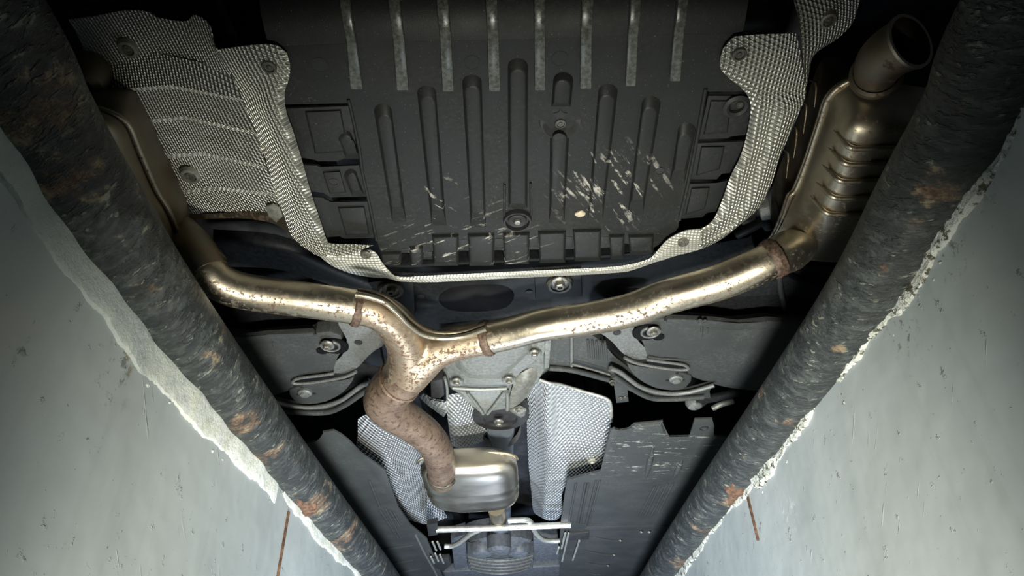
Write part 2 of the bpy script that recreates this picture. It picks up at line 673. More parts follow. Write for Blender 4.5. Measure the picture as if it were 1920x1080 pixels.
# ------------------------------------------------------------------ pit structure
RAIL_R, RAIL_Z = .055, .045
RL = [(87, 0), (187, 200), (273, 360), (430, 620), (640, 927), (750, 1080)]
RR = [(1798, 0), (1716, 200), (1633, 360), (1495, 620), (1280, 951), (1200, 1080)]


def rail_path(px, s):
    out = []
    H = RAIL_Z - ZC
    for p in px:
        d = ray(*p)
        a = math.atan(abs(d.x / d.z))
        out.append((s * (RAIL_R + H * math.sin(a)) / math.cos(a), H * d.y / d.z, RAIL_Z))
    x0, y0 = out[0][:2]
    out = [(x0, -1.6, RAIL_Z), (x0, -.1, RAIL_Z)] + out
    x1 = out[-1][0]
    out += [(x1 - s * .006, 3.6, RAIL_Z), (x1 - s * .006, 4.6, RAIL_Z)]
    return [Vector(q) for q in cr(out, 10)]


PL, PR = rail_path(RL, -1), rail_path(RR, 1)


def wall_x(path, y, off):
    for a, b in zip(path, path[1:]):
        if a.y <= y <= b.y:
            t = (y - a.y) / max(b.y - a.y, 1e-6)
            x = a.x + (b.x - a.x) * t
            return x + math.copysign(off, x)
    return path[-1].x + math.copysign(off, path[-1].x)


FLOOR_Z = -1.15


def on_wall(px, py, path, s, off=.012):
    d = ray(px, py)
    x = .53 * s
    for _ in range(4):
        q = CAM + d * (x / d.x)
        x = wall_x(path, q.y, off)
    return CAM + d * (x / d.x)


STAINS = [(on_wall(228, 640, PL, -1), .03, (.03, .03, .02), .50), (on_wall(245, 665, PL, -1), .045, (.22, .17, .07), .50), (on_wall(215, 710, PL, -1), .06, (.16, .16, .13), .56),
          (on_wall(1690, 620, PR, 1), .06, (.10, .10, .07), .55), (on_wall(1780, 480, PR, 1), .05, (.12, .12, .09), .54), (on_wall(1830, 320, PR, 1), .06, (.10, .10, .08), .52), (on_wall(1480, 960, PR, 1), .06, (.60, .63, .62), .54), (on_wall(1425, 985, PR, 1), .02, (.04, .04, .03), .5)]
M['wall'] = m_wall('grey_gloss_wall_paint', STAINS)


def make_wall(name, path, s):
    b = bmesh.new()
    ys = [-1.5 + i * .05 for i in range(120)]
    rows = []
    for y in ys:
        x = wall_x(path, y, .012)
        rows.append([Vector((x, y, -.002)), Vector((x, y, -.3)), Vector((x, y, -.7)), Vector((x, y, FLOOR_Z)), Vector((x + s * 1.6, y, FLOOR_Z)), Vector((x + s * 1.6, y, -.012)), Vector((x + s * .05, y, -.012))])
    V = [[b.verts.new(p) for p in r] for r in rows]
    m = len(rows[0])
    for i in range(len(V) - 1):
        for j in range(m):
            k = (j + 1) % m
            b.faces.new((V[i][j], V[i][k], V[i + 1][k], V[i + 1][j]))
    b.faces.new(V[0])
    b.faces.new(list(reversed(V[-1])))
    bmesh.ops.recalc_face_normals(b, faces=b.faces)
    return struct(obj(name, b, M['wall'], None))


wl = make_wall('wall_left', PL, -1)
wr_ = make_wall('wall_right', PR, 1)
fl = struct(obj('floor', box_bm((0, 1.5, FLOOR_Z - .05), (1.3, 6.0, .1), 0), M['concrete']))


def plaster(parent, path, s, y0, y1, h, var, prot, mat, seed, step=.006, top=.004, rw=.1, hf=lambda y: 1.0):
    rnd = random.Random(seed)
    n = int((y1 - y0) / step)
    rows = []
    hh = h
    ph = [rnd.random() * 6 for _ in range(5)]
    for i in range(n + 1):
        y = y0 + (y1 - y0) * i / n
        x = wall_x(path, y, .012)
        hh = h * (1 + var * (.6 * math.sin(y * 7 + ph[0]) + .25 * math.sin(y * 29 + ph[1]) + .12 * math.sin(y * 83 + ph[2])) + var * .25 * (rnd.random() - .5))
        hh *= hf(y)
        pr = prot * (1 + .5 * math.sin(y * 23 + ph[3]) + .3 * math.sin(y * 61 + ph[4]))
        pts = []
        for q, k in ((0, .6), (.12, 1), (.35, 1.05), (.6, .85), (.82, .9), (.95, .6), (1.0, -.15)):
            wob = (rnd.random() - .5) * prot * rw
            pts.append(Vector((x - s * (pr * k + wob * (q > .05)), y, top - hh * q)))
        rows.append(pts)
    return obj('plaster_strip', grid_bm(rows, .002), mat, parent)


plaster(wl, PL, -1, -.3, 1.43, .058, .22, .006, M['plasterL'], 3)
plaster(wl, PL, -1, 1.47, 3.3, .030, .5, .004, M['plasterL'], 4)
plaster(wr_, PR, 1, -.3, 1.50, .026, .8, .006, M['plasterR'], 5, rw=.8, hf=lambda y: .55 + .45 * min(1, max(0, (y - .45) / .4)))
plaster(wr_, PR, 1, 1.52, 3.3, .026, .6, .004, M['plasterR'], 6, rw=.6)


# vertical rusty joint strips set in the walls
for nm, par, path, s, a, bb in (('joint_strip', wl, PL, -1, (531, 950), (526, 1100)), ('joint_strip', wr_, PR, 1, (1405, 930), (1422, 1015))):
    A, B = on_wall(*a, path, s), on_wall(*bb, path, s)
    c = (A + B) / 2
    obj(nm, box_bm((c.x - s * .002, c.y, c.z), (.006, .006, abs(A.z - B.z)), .0015), M['rustiron'], par)
for i in range(16):   # loose plaster chips under the white strips
    s, par, path = (-1, wl, PL) if i < 4 else (1, wr_, PR)
    y = random.uniform(.7, 1.4) if s < 0 else random.uniform(.35, 1.6)
    z = -random.uniform(.03, .05) if s > 0 else -random.uniform(.06, .075)
    x = wall_x(path, y, .012)
    b = bmesh.new()
    bmesh.ops.create_icosphere(b, subdivisions=1, radius=1)
    r = random.uniform(.002, .0045)
    for v in b.verts:
        k = r * random.uniform(.6, 1.2)
        v.co = Vector((v.co.x * k * .5 + x, v.co.y * k * 1.3 + y, v.co.z * k * .8 + z))
    obj('plaster_chip', b, M['plasterR'], par)


def rail_pt(px, py):
    return P(px, py, RAIL_Z - RAIL_R * .8)


M['railL'] = m_rail('flaking_black_pipe_rusted', [(rail_pt(455, 790), .05), (rail_pt(495, 850), .04), (rail_pt(590, 945), .06), (rail_pt(650, 1010), .07), (rail_pt(130, 330), .04), (rail_pt(270, 540), .018), (rail_pt(85, 210), .05)])
M['railR'] = m_rail('flaking_black_pipe_spotted', [(rail_pt(1755, 355), .032), (rail_pt(1662, 500), .018), (rail_pt(1480, 788), .025), (rail_pt(1385, 935), .055), (rail_pt(1330, 990), .06), (rail_pt(1290, 1050), .08), (rail_pt(1570, 650), .015), (rail_pt(1790, 215), .02)])


def make_rail(path, s, label, patch):
    t = thing('guard_rail_pipe', (path[0].x, path[0].y, RAIL_Z - RAIL_R), label, 'guard rail')
    obj('pipe', tube_bm(path, RAIL_R, 40), M['railL' if s < 0 else 'railR'], t, angle=80)
    # rusty anchor plate welded under the pipe
    q = on_wall(*patch, PL if s < 0 else PR, s)
    cx = wall_x(path, q.y, 0)
    rows = []
    rw = random.Random(11 + s)
    for i in range(15):
        row = []
        f = 2 * i / 14 - 1
        for j in range(15):
            g = 2 * j / 14 - 1
            rad = .75 + .22 * math.sin(3 * math.atan2(g, f) + s) + .14 * math.sin(7 * math.atan2(g, f))
            inside = max(0.0, min(1.0, (rad - math.hypot(f, g)) * 4))
            a = -math.pi / 2 - s * .14 + s * g * .55
            rr = RAIL_R - .0025 + inside * (.0055 + .003 * rw.random())
            row.append(Vector((cx + math.cos(a) * rr, q.y + f * .075 + g * .02, RAIL_Z + math.sin(a) * rr)))
        rows.append(row)
    obj('weld_patch', grid_bm(rows, .002), M['rustiron'], t, label='rusted weld patch')
    return t


make_rail(PL, -1, 'flaking black steel guard pipe above the wide smooth white plaster strip', (560, 960))
make_rail(PR, 1, 'flaking black steel guard pipe above the crumbling dark-pitted plaster edge', (1395, 940))

# ------------------------------------------------------------------ car floor pan (what everything hangs from)
body = thing('car_floor_pan', (0, 1.6, .50), 'black painted car floor pan above the exhaust and suspension', 'car body')
obj('floor_sheet', box_bm((0, 1.75, .56), (1.9, 5.2, .03), 0), M['hazefloor'], body)
for x in (-.86, .86):
    obj('sill', box_bm((x, 2.6, .40), (.12, 2.6, .3), .03), M['black'], body)
obj('bumper_skin', box_bm((0, .18, .52), (1.8, .05, .28), .02), M['black'], body)
for x in (-.42, .42):
    obj('frame_rail', box_bm((x, .8, .50), (.10, 1.3, .10), .015), M['black'], body)
obj('tunnel_wall', box_bm((-.27, 2.5, .46), (.03, 1.7, .2), .01), M['black'], body)
obj('tunnel_wall', box_bm((.25, 2.5, .46), (.03, 1.7, .2), .01), M['black'], body)
slab('bracket', [(541, 10), (582, 3), (584, 10), (543, 19)], .36, .006, M['arm'], body)
pipe('seam_edge', [(130, 18), (190, 10), (260, 3)], .004, M['arm'], body, z=.44, n=8)

# ------------------------------------------------------------------ rear undertray
tray = thing('rear_undertray', P(960, 300, TRAY_Z), 'black ribbed plastic undertray framed by silver heat shields', 'undertray')
main = [(505, 88), (700, 80), (970, 73), (1200, 66), (1392, 62), (1402, 100), (1408, 171), (1372, 172), (1362, 172), (1328, 173), (1322, 165), (1305, 265), (1290, 340), (1272, 412), (1274, 424), (1257, 447), (1224, 466), (1180, 458), (1170, 455)]
teeth = [(1169, 463), (1144, 463), (1125, 465), (1076, 466), (1059, 467), (1011, 467), (991, 468), (945, 468), (925, 469), (879, 469), (858, 470), (812, 471), (791, 472), (770, 473), (750, 474), (716, 478)]
main += teeth + [(704, 445), (692, 385), (678, 320), (672, 270), (658, 205), (652, 192), (540, 196), (500, 197)]
slab('main_panel', main, TRAY_Z, .004, M['tray'], tray, bevel=.0012)
# rear slope going up to the bumper
ridge = [(505, 88), (700, 80), (970, 73), (1200, 66), (1392, 62)]
prof = [(0, .000), (.018, .002), (.04, .010), (.062, .026), (.08, .055), (.092, .10), (.10, .17)]
rows = []
for dy, dz in prof:
    r = []
    for a in cr(ridge, 4):
        p = P(a[0], a[1], TRAY_Z)
        r.append(p + Vector((0, -dy, dz)))
    rows.append(r)
obj('rear_slope', grid_bm(rows, .003), M['tray'], tray)
bars = [((657, 680, 168), (649, 667, 75)), ((744, 766, 170), (737, 758, 74)), ((830, 851, 172), (825, 846, 72)), ((917, 938, 172), (914, 935, 70)),
        ((1003, 1022, 170), (1002, 1022, 68)), ((1088, 1109, 167), (1089, 1110, 66)), ((1173, 1192, 162), (1178, 1197, 64)), ((1256, 1276, 153), (1264, 1283, 62))]
for (bl, br, by), (tl, tr, ty) in bars:
    b = bmesh.new()
    h = .010
    L0, R0 = P(bl, by, TRAY_Z - h), P(br, by, TRAY_Z - h)
    L1, R1 = P(tl, ty, TRAY_Z - h), P(tr, ty, TRAY_Z - h)
    st = [(L0, R0), (L1, R1)] + [(L1 + Vector((0, -dy, dz)), R1 + Vector((0, -dy, dz))) for dy, dz in prof[1:]]
    rings = []
    for a, c in st:
        u = Vector((0, 0, h + .001)) if a is L0 or a is L1 else Vector((0, .006, h + .001))
        rings.append([b.verts.new(v) for v in (a, c, c + u, a + u)])
    for i in range(len(rings) - 1):
        for k in range(4):
            b.faces.new((rings[i][k], rings[i][(k + 1) % 4], rings[i + 1][(k + 1) % 4], rings[i + 1][k]))
    b.faces.new(rings[0])
    b.faces.new(list(reversed(rings[-1])))
    bmesh.ops.recalc_face_normals(b, faces=b.faces)
    es = [e for e in b.edges if len(e.link_faces) == 2 and e.calc_face_angle(0) > 1.0]
    bmesh.ops.bevel(b, geom=es, offset=.0014, segments=2, affect='EDGES', profile=.5)
    obj('rear_bar', b, M['bar'], tray)


def long_rib(xt, yt, wt, xb, yb, wb, z=TRAY_Z, h=.011, parent=None, name='rib', ramp=26, rear=22):
    "raised rib with rounded rear end and a ramped front end"
    parent = parent or tray

    def ring(w, y0, y1, rnd_):
        pts = []
        n = 8
        L = yb - yt

        def cx(y):
            return xt + (xb - xt) * (y - yt) / L

        def ww(y):
            return w + (wb - wt) * (y - yt) / L
        for k in range(n + 1):
            a = math.pi * (1 - k / n)
            pts.append((cx(y0) + math.cos(a) * ww(y0) / 2, y0 + rnd_ - math.sin(a) * rnd_))
        pts.append((cx(y1) + ww(y1) / 2, y1))
        pts.append((cx(y1) - ww(y1) / 2, y1))
        return pts
    base = ring(wt + 9, yt - 2, yb + 2, 14)
    top = ring(wt, yt + rear, yb - ramp, 10)
    return frustum(name, base, z + .0005, top, z - h, M['tray'], parent, .0022)


long_rib(718, 195, 25, 749, 416, 18)
long_rib(800, 161, 27, 823, 422, 19)
long_rib(885, 141, 28, 897, 425, 20)
long_rib(971, 110, 29, 971, 388, 27, ramp=6)
long_rib(1056, 137, 29, 1052, 198, 28, ramp=4, rear=14)
long_rib(1049, 246, 27, 1044, 418, 20, rear=4)
long_rib(1140, 158, 28, 1116, 412, 20)
long_rib(1221, 181, 27, 1191, 402, 20)
long_rib(1288, 231, 25, 1269, 346, 19)
long_rib(646, 245, 22, 664, 296, 22, z=.288, h=.008, ramp=8, rear=10)
long_rib(658, 318, 17, 672, 366, 16, z=.288, h=.008, ramp=8, rear=8)
# front tabs
for a, b_, ty, by in ((715, 750, 472, 501), (770, 791, 462, 501), (812, 858, 440, 499), (879, 925, 438, 499), (945, 991, 436, 496), (1011, 1059, 433, 493), (1076, 1125, 430, 490), (1144, 1169, 440, 486), (1180, 1224, 440, 478)):
    k = 3
    slope = (by - 500) / 1.0
    base = [(a - 4, ty - 3), (b_ + 4, ty - 4), (b_ + 1, by - 1), (a + 1, by)]
    top = [(a + 1, ty + 6), (b_ - 1, ty + 5), (b_ - 3, by - 8), (a + 3, by - 7)]
    frustum('front_tab', base, TRAY_Z + .004, top, TRAY_Z - .009, M['tray'], tray, .003)
for a, b_, ty, by in ((752, 770, 462, 474), (793, 811, 468, 486), (859, 878, 446, 470), (926, 944, 444, 469), (992, 1010, 442, 468), (1060, 1075, 440, 467), (1126, 1143, 440, 465)):
    frustum('tab_web', [(a - 1, ty), (b_ + 1, ty), (b_, by), (a, by)], TRAY_Z + .006, [(a + 1, ty + 4), (b_ - 1, ty + 4), (b_ - 1, by - 3), (a + 1, by - 3)], TRAY_Z - .001, M['tray'], tray, .001)
# stepped side plates, dark slots between them
sz = .288
for q in ([(505, 205), (655, 199), (672, 296), (645, 296), (635, 303), (596, 303), (588, 298), (568, 296), (535, 296)],
          [(540, 309), (575, 310), (596, 311), (602, 314), (673, 309), (688, 369), (618, 371), (608, 361), (586, 359), (555, 359)],
          [(560, 370), (592, 370), (608, 372), (620, 380), (689, 377), (702, 447), (645, 448), (636, 442), (600, 446), (580, 446)],
          [(1328, 180), (1420, 180), (1410, 253), (1372, 254), (1365, 260), (1310, 262)],
          [(1308, 269), (1405, 265), (1390, 322), (1352, 325), (1345, 337), (1293, 337)],
          [(1290, 344), (1345, 344), (1385, 333), (1370, 394), (1325, 398), (1318, 408), (1275, 411)]):
    slab('side_plate', q, sz, .004, M['tray'], tray, bevel=.0015)
# low raised fields on the side plates
for q in ([(570, 207), (640, 204), (655, 285), (590, 290)], [(604, 322), (638, 320), (650, 362), (618, 364)], [(632, 388), (684, 386), (694, 440), (648, 442)],
          [(1332, 187), (1372, 187), (1365, 250), (1318, 253)], [(1314, 274), (1360, 273), (1350, 318), (1304, 330)], [(1296, 352), (1332, 350), (1322, 392), (1284, 404)]):
    c = (sum(p[0] for p in q) / 4, sum(p[1] for p in q) / 4)
    frustum('plate_field', q, sz + .001, [(c[0] + (p[0] - c[0]) * .88, c[1] + (p[1] - c[1]) * .9) for p in q], sz - .004, M['tray'], tray, .001)
# edge rails along both sides of the main panel
pipe('edge_rail', [(653, 186), (659, 210), (674, 280), (680, 325), (694, 388), (706, 450)], .0028, M['tray'], tray, z=TRAY_Z, n=8)
pipe('edge_rail', [(1323, 166), (1306, 263), (1291, 340), (1274, 412)], .0035, M['tray'], tray, z=TRAY_Z, n=8)
pipe('edge_rail', [(1297, 245), (1288, 300), (1276, 345)], .0025, M['tray'], tray, z=TRAY_Z, n=8)
# round clips: one at the end of the middle rib, one in the horseshoe recess
c = P(970, 410, TRAY_Z)
r = 27 * mpp(970, 410, TRAY_Z)
k1 = lathe('clip_ring', [(r * .98, -.001), (r, .004), (r * .95, .010), (r * .84, .010), (r * .8, .002), (r * .66, .001), (r * .62, .007), (r * .56, .008), (r * .3, .006), (r * .26, .008), (r * .2, .009), (0, .009)], c, M['rubber'], tray)
lathe('clip_pin', [(r * .22, 0), (r * .2, .003), (0, .0035)], c + Vector((0, 0, -.008)), M['boltm'], k1)
pipe('clip_guide', [(946, 345), (946, 405)], .0022, M['tray'], tray, z=TRAY_Z - .002, n=8)
pipe('clip_guide', [(995, 343), (996, 403)], .0022, M['tray'], tray, z=TRAY_Z - .002, n=8)
c = P(1051, 227, TRAY_Z)
r = 38 * mpp(1051, 227, TRAY_Z)
b = bmesh.new()
ring = []
for i in range(25):                                    # horseshoe wall, open to the rear
    a = math.radians(175 + 190 * i / 24)
    sq = math.sin(math.pi * i / 24) ** .6
    ring.append([c + Vector((math.cos(a) * q * r, -math.sin(a) * q * r, -zz)) for q, zz in ((1.04, -.001), (1.0, .007 * sq), (.9, .008 * sq), (.72 - .12 * sq, -.001))])
obj('horseshoe_recess', grid_bm(ring, .001), M['rubber'], tray)
bolt('clip', 1051, 231, TRAY_Z, .009, M['boltd'], tray, 'clip')
star = []
for i in range(10):
    a = math.pi * 2 * i / 10 + math.pi / 2
    q = 14 if i % 2 == 0 else 8
    star.append((1051 + math.cos(a) * q, 216 - math.sin(a) * q * .72))
slab('star_opening', star, TRAY_Z - .0012, .001, M['rubber'], tray, 0)
for hx, hy in ((1237, 321), (626, 341)):
    q = 8 * mpp(hx, hy, TRAY_Z)
    zz = TRAY_Z if hx > 1000 else sz - .004
    lathe('drain_hole', [(q * 1.15, -.0005), (q * 1.15, .0012), (q * .95, .0014), (q * .9, .0002), (0, .0002)], P(hx, hy, zz), M['rubber'], tray)
for hx, hy, q in ((885, 117, 15), (1050, 110, 16), (600, 122, 16)):
    q *= mpp(hx, hy, TRAY_Z)
    lathe('mould_mark', [(q, -.0005), (q, .0005), (q * .95, .0005), (q * .94, .0002), (0, .0002)], P(hx, hy, TRAY_Z), M['tray'], tray)
b = bmesh.new()
bmesh.ops.create_icosphere(b, subdivisions=2, radius=1)
cc = P(1088, 401, TRAY_Z - .002)
for v in b.verts:
    v.co = Vector((v.co.x * .010, v.co.y * .008, v.co.z * .004)) * random.uniform(.85, 1.1) + cc
obj('mud_clod', b, m_plain('dried_mud', (.55, .47, .33), .8, 0, .2, .001, 200), tray, label='pale dried mud clod')
# hanger eye in the corner of a side plate
lathe('hanger_eye', [(.020, 0), (.021, .006), (.016, .009), (.012, .006), (.011, -.001)], P(1380, 196, sz), M['rubber'], tray)
bolt('hanger_bolt', 1387, 196, sz, .006, M['boltd'], tray, 'clip')

# ------------------------------------------------------------------ heat shield beside the undertray (wide one with the deep side sheet)
hl = thing('rear_heat_shield', P(480, 250, .27), 'wide embossed aluminium heat shield with folded side sheet beside the rusty-sided muffler', 'heat shield')
rows = [[(410, 93, .285), (452, 87, .272), (493, 83, .27), (520, 86, .27), (538, 100, .272)],
        [(424, 118, .285), (460, 113, .272), (500, 110, .268), (528, 112, .268), (544, 125, .272)],
        [(438, 146, .287), (468, 146, .274), (500, 146, .27), (525, 146, .27), (541, 150, .274)],
        [(452, 178, .292), (476, 180, .279), (500, 178, .268), (520, 174, .268), (534, 172, .275)],
        [(464, 212, .294), (486, 210, .276), (504, 208, .266), (522, 206, .266), (536, 206, .274)],
        [(482, 258, .296), (500, 256, .277), (518, 254, .266), (536, 252, .266), (551, 250, .275)],
        [(497, 297, .297), (516, 298, .277), (534, 300, .266), (552, 302, .266), (567, 303, .275)],
        [(513, 350, .297), (532, 354, .277), (550, 357, .266), (568, 360, .267), (583, 361, .275)],
        [(530, 400, .294), (549, 406, .275), (568, 410, .266), (586, 412, .267), (600, 412, .275)],
        [(547, 443, .285), (566, 446, .272), (582, 448, .266), (600, 450, .267), (613, 450, .274)],
        [(582, 472, .275), (594, 472, .268), (604, 471, .265), (616, 466, .266), (624, 457, .272)],
        [(606, 482, .272), (625, 481, .266), (640, 479, .264), (652, 468, .265), (660, 458, .27)],
        [(640, 482, .270), (658, 478, .265), (668, 474, .264), (684, 466, .265), (700, 460, .269)]]
sheet('flange', rows, M['alu'], hl, nu=4, nv=4)
# folded side sheet: three columns of facets with small steps at the creases
Z0, Z1, Z2 = .297, .335, .385
cre = [  # left, longitudinal fold, fold at the flange
    ((150, 108), (295, 100), (428, 128)),
    ((150, 172), (322, 160), (457, 186)),
    ((152, 178), (324, 166), (459, 191)),
    ((195, 232), (347, 218), (480, 248)),
    ((197, 239), (349, 224), (482, 254)),
    ((240, 296), (378, 285), (499, 312)),
    ((243, 304), (380, 291), (501, 318)),
    ((275, 365), (404, 350), (517, 362)),
    ((277, 371), (405, 356), (519, 368)),
    ((290, 408), (415, 396), (530, 402)),
]
rows = []
for i, (a, b_, c) in enumerate(cre):
    st = .011 if i in (1, 3, 5, 7) else 0.0
    up = .012 if i == 0 else 0.0
    r = []
    for t in [k / 8 for k in range(8)]:
        r.append((a[0] + (b_[0] - a[0]) * t, a[1] + (b_[1] - a[1]) * t, Z2 + (Z1 - Z2) * t - st + up))
    for t in [k / 10 for k in range(11)]:
        r.append((b_[0] + (c[0] - b_[0]) * t, b_[1] + (c[1] - b_[1]) * t, Z1 + (Z0 - Z1) * t - st * (1 - t * .6) - .004 * math.sin(math.pi * t) + up))
    rows.append(r)
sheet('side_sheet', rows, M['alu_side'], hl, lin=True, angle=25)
# rolled upper edge with the rounded ear
rows = [[(128, 37, .385), (173, 31, .375), (233, 20, .362), (277, 22, .352), (297, 33, .346), (347, 40, .335), (362, 29, .328), (378, 33, .32), (393, 50, .312), (400, 87, .30)],
        [(150, 75, .384), (190, 70, .374), (245, 62, .36), (285, 62, .35), (305, 70, .344), (345, 78, .333), (365, 75, .326), (382, 78, .318), (397, 86, .31), (410, 98, .298)],
        [(165, 125, .383), (215, 120, .37), (262, 118, .357), (300, 116, .347), (325, 120, .341), (355, 125, .331), (378, 125, .322), (400, 130, .312), (418, 134, .305), (434, 139, .298)]]
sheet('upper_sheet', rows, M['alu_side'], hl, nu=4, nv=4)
# lower lip
rows = [[(330, 402, .345), (400, 400, .335), (460, 396, .315), (515, 396, .30), (532, 402, .295)],
        [(330, 414, .335), (400, 410, .327), (460, 410, .312), (515, 420, .297), (548, 444, .286)]]
sheet('lower_lip', rows, M['muffler_dull'], hl, nu=4, nv=2)
slab('lip_tab', [(498, 388), (512, 383), (524, 390), (530, 406), (518, 418), (503, 406)], .291, .003, M['cast_dark'], hl)
bolt('clip', 505, 125, .268, .0105, M['boltd'], hl, 'clip')
bolt('clip', 686, 477, .263, .0105, M['boltm'], hl, 'clip')
for hx, hy, hz in ((240, 92, .356), (357, 330, .336)):
    q = 17 * mpp(hx, hy, hz)
    lathe('screw_dimple', [(q * 1.2, -.004), (q, .003), (q * .7, .004), (q * .6, -.002)], P(hx, hy, hz), M['cast_dark'], hl)
    bolt('screw', hx, hy, hz, q * .5, M['boltd'], hl, 'clip')

# ------------------------------------------------------------------ heat shield on the tailpipe side
hr = thing('rear_heat_shield', P(1440, 250, .27), 'narrow creased aluminium heat shield beside the muffler with the open tailpipe', 'heat shield')
rows = [[(1376, 69, .27), (1405, 66, .268), (1440, 64, .268), (1470, 63, .27), (1492, 62, .278)],
        [(1356, 92, .27), (1395, 92, .266), (1435, 92, .266), (1472, 92, .27), (1499, 90, .28)],
        [(1350, 124, .27), (1392, 124, .266), (1435, 124, .267), (1474, 124, .272), (1504, 122, .283)],
        [(1362, 142, .272), (1398, 146, .267), (1438, 150, .269), (1476, 152, .276), (1509, 150, .287)],
        [(1395, 170, .275), (1422, 172, .269), (1448, 174, .272), (1478, 176, .277), (1511, 176, .287)],
        [(1408, 200, .275), (1430, 201, .267), (1450, 202, .271), (1474, 204, .266), (1500, 207, .276)],
        [(1400, 253, .275), (1421, 252, .266), (1441, 252, .271), (1460, 252, .266), (1481, 251, .276)],
        [(1387, 296, .275), (1406, 297, .266), (1425, 298, .271), (1442, 298, .266), (1461, 298, .276)],
        [(1370, 330, .275), (1389, 333, .266), (1408, 336, .271), (1427, 338, .266), (1448, 340, .276)],
        [(1353, 378, .275), (1372, 382, .266), (1390, 386, .271), (1408, 388, .266), (1424, 388, .275)],
        [(1337, 412, .274), (1350, 420, .266), (1364, 426, .27), (1376, 428, .266), (1388, 421, .274)],
        [(1316, 428, .272), (1324, 438, .265), (1334, 446, .267), (1342, 450, .265), (1352, 449, .272)],
        [(1292, 433, .27), (1298, 444, .264), (1306, 455, .264), (1312, 462, .264), (1318, 466, .27)]]
sheet('flange', rows, M['alu'], hr, nu=4, nv=4)
rows = [[(1484, -30, .32), (1520, -30, .325), (1560, -30, .33), (1622, -30, .34)],
        [(1490, 5, .31), (1525, 5, .315), (1565, 5, .32), (1611, 5, .335)],
        [(1498, 35, .305), (1528, 35, .308), (1560, 38, .315), (1599, 42, .33)],
        [(1503, 83, .30), (1520, 82, .302), (1540, 80, .308), (1572, 71, .325)],
        [(1507, 120, .298), (1512, 118, .30), (1518, 114, .303), (1528, 101, .315)],
        [(1510, 168, .295), (1512, 160, .297), (1515, 150, .30), (1518, 130, .31)]]
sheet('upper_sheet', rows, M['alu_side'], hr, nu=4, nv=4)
bolt('clip', 1386, 101, .266, .0105, M['boltd'], hr, 'clip')
q = 15 * mpp(1552, 37, .31)
lathe('screw_dimple', [(q * 1.2, -.004), (q, .003), (q * .7, .004), (q * .6, -.002)], P(1552, 38, .312), M['cast_dark'], hr)
bolt('screw', 1553, 37, .312, q * .5, M['boltd'], hr, 'clip')

# ------------------------------------------------------------------ low front strip of the shield
hs = thing('front_heat_shield_strip', P(960, 515, .265), 'pale dimpled aluminium strip curving along the toothed front edge of the undertray', 'heat shield')
top = [(600, 478), (652, 478), (675, 471), (695, 470), (707, 477), (715, 490), (730, 508), (750, 519), (820, 516), (970, 509), (1100, 503), (1160, 499), (1200, 491), (1222, 482), (1240, 461), (1257, 446), (1285, 433), (1312, 430)]
bot = [(600, 481), (622, 498), (655, 512), (690, 519), (712, 521), (722, 521), (735, 524), (752, 528), (820, 529), (970, 521), (1100, 515), (1160, 511), (1185, 507), (1225, 493), (1245, 487), (1270, 479), (1295, 473), (1318, 466)]
rows = [[(a[0] + (b_[0] - a[0]) * t, a[1] + (b_[1] - a[1]) * t, .262 + .004 * abs(2 * t - 1)) for t in (0, .25, .5, .75, 1)] for a, b_ in zip(cr(top, 3), cr(bot, 3))]
sheet('strip', rows, M['alu_strip'], hs, lin=True, thick=.002)
bolt('clip', 1281, 454, .261, .0105, M['boltm'], hs, 'clip')

# ------------------------------------------------------------------ exhaust system
ex = thing('exhaust_system', P(780, 650, .17), 'stainless exhaust with y-junction, rust-speckled pipes, two mufflers and resonator', 'exhaust')
PZ, PRD = .175, .033
pipe('side_pipe', [(378, 486, .215), (390, 508, .192), (410, 528, .18), (445, 543, PZ), (500, 553, PZ), (580, 563, PZ), (668, 576, PZ)], PRD, M['steel'], ex, n=28)
pipe('side_pipe', [(914, 634, PZ), (960, 624, PZ), (1020, 609, PZ), (1100, 598, PZ), (1180, 582, PZ), (1250, 557, PZ), (1350, 529, PZ), (1420, 500, .18), (1455, 482, .19)], PRD, M['steel'], ex, n=28)
# pressed y-junction: three tubes merged into one skin
b = bmesh.new()


def wp(pts):
    s = cr([tuple(P(p[0], p[1], p[2])) + (p[3],) for p in pts], 6)
    return [Vector(a[:3]) for a in s], [a[3] for a in s]


for pts in ([(670, 576, PZ, .034), (700, 581, PZ, .035), (732, 599, PZ, .037), (756, 630, .172, .040), (766, 664, .166, .043), (762, 692, .158, .045)],
            [(912, 634, PZ, .034), (876, 640, PZ, .035), (840, 648, .174, .037), (808, 662, .168, .041), (782, 684, .160, .045), (764, 702, .154, .047)],
            [(800, 652, .17, .03), (790, 668, .165, .042), (772, 690, .158, .047), (750, 714, .150, .048)]):
    a, r = wp(pts)
    tube_bm(a, r, 28, True, b)
yo = obj('y_junction', b, M['ysteel'], ex, angle=80)
rm = yo.modifiers.new('remesh', 'REMESH')
rm.mode = 'VOXEL'
rm.voxel_size = .0045
rm.use_smooth_shade = True
sm = yo.modifiers.new('smooth', 'SMOOTH')
sm.factor = .6
sm.iterations = 6
pipe('pressed_seam', [(667, 552, .165), (690, 556, .163), (720, 566, .160), (743, 585, .158), (765, 608, .156), (792, 627, .158), (830, 634, .162), (870, 630, .165), (912, 616, .165)], .0055, M['muffler'], ex, n=10)
pipe('pressed_seam', [(672, 546, .178), (690, 548, .176), (722, 557, .174), (748, 576, .172), (772, 600, .170), (800, 618, .172), (830, 625, .174), (870, 621, .177), (910, 608, .178)], .005, M['muffler_dull'], ex, n=10)
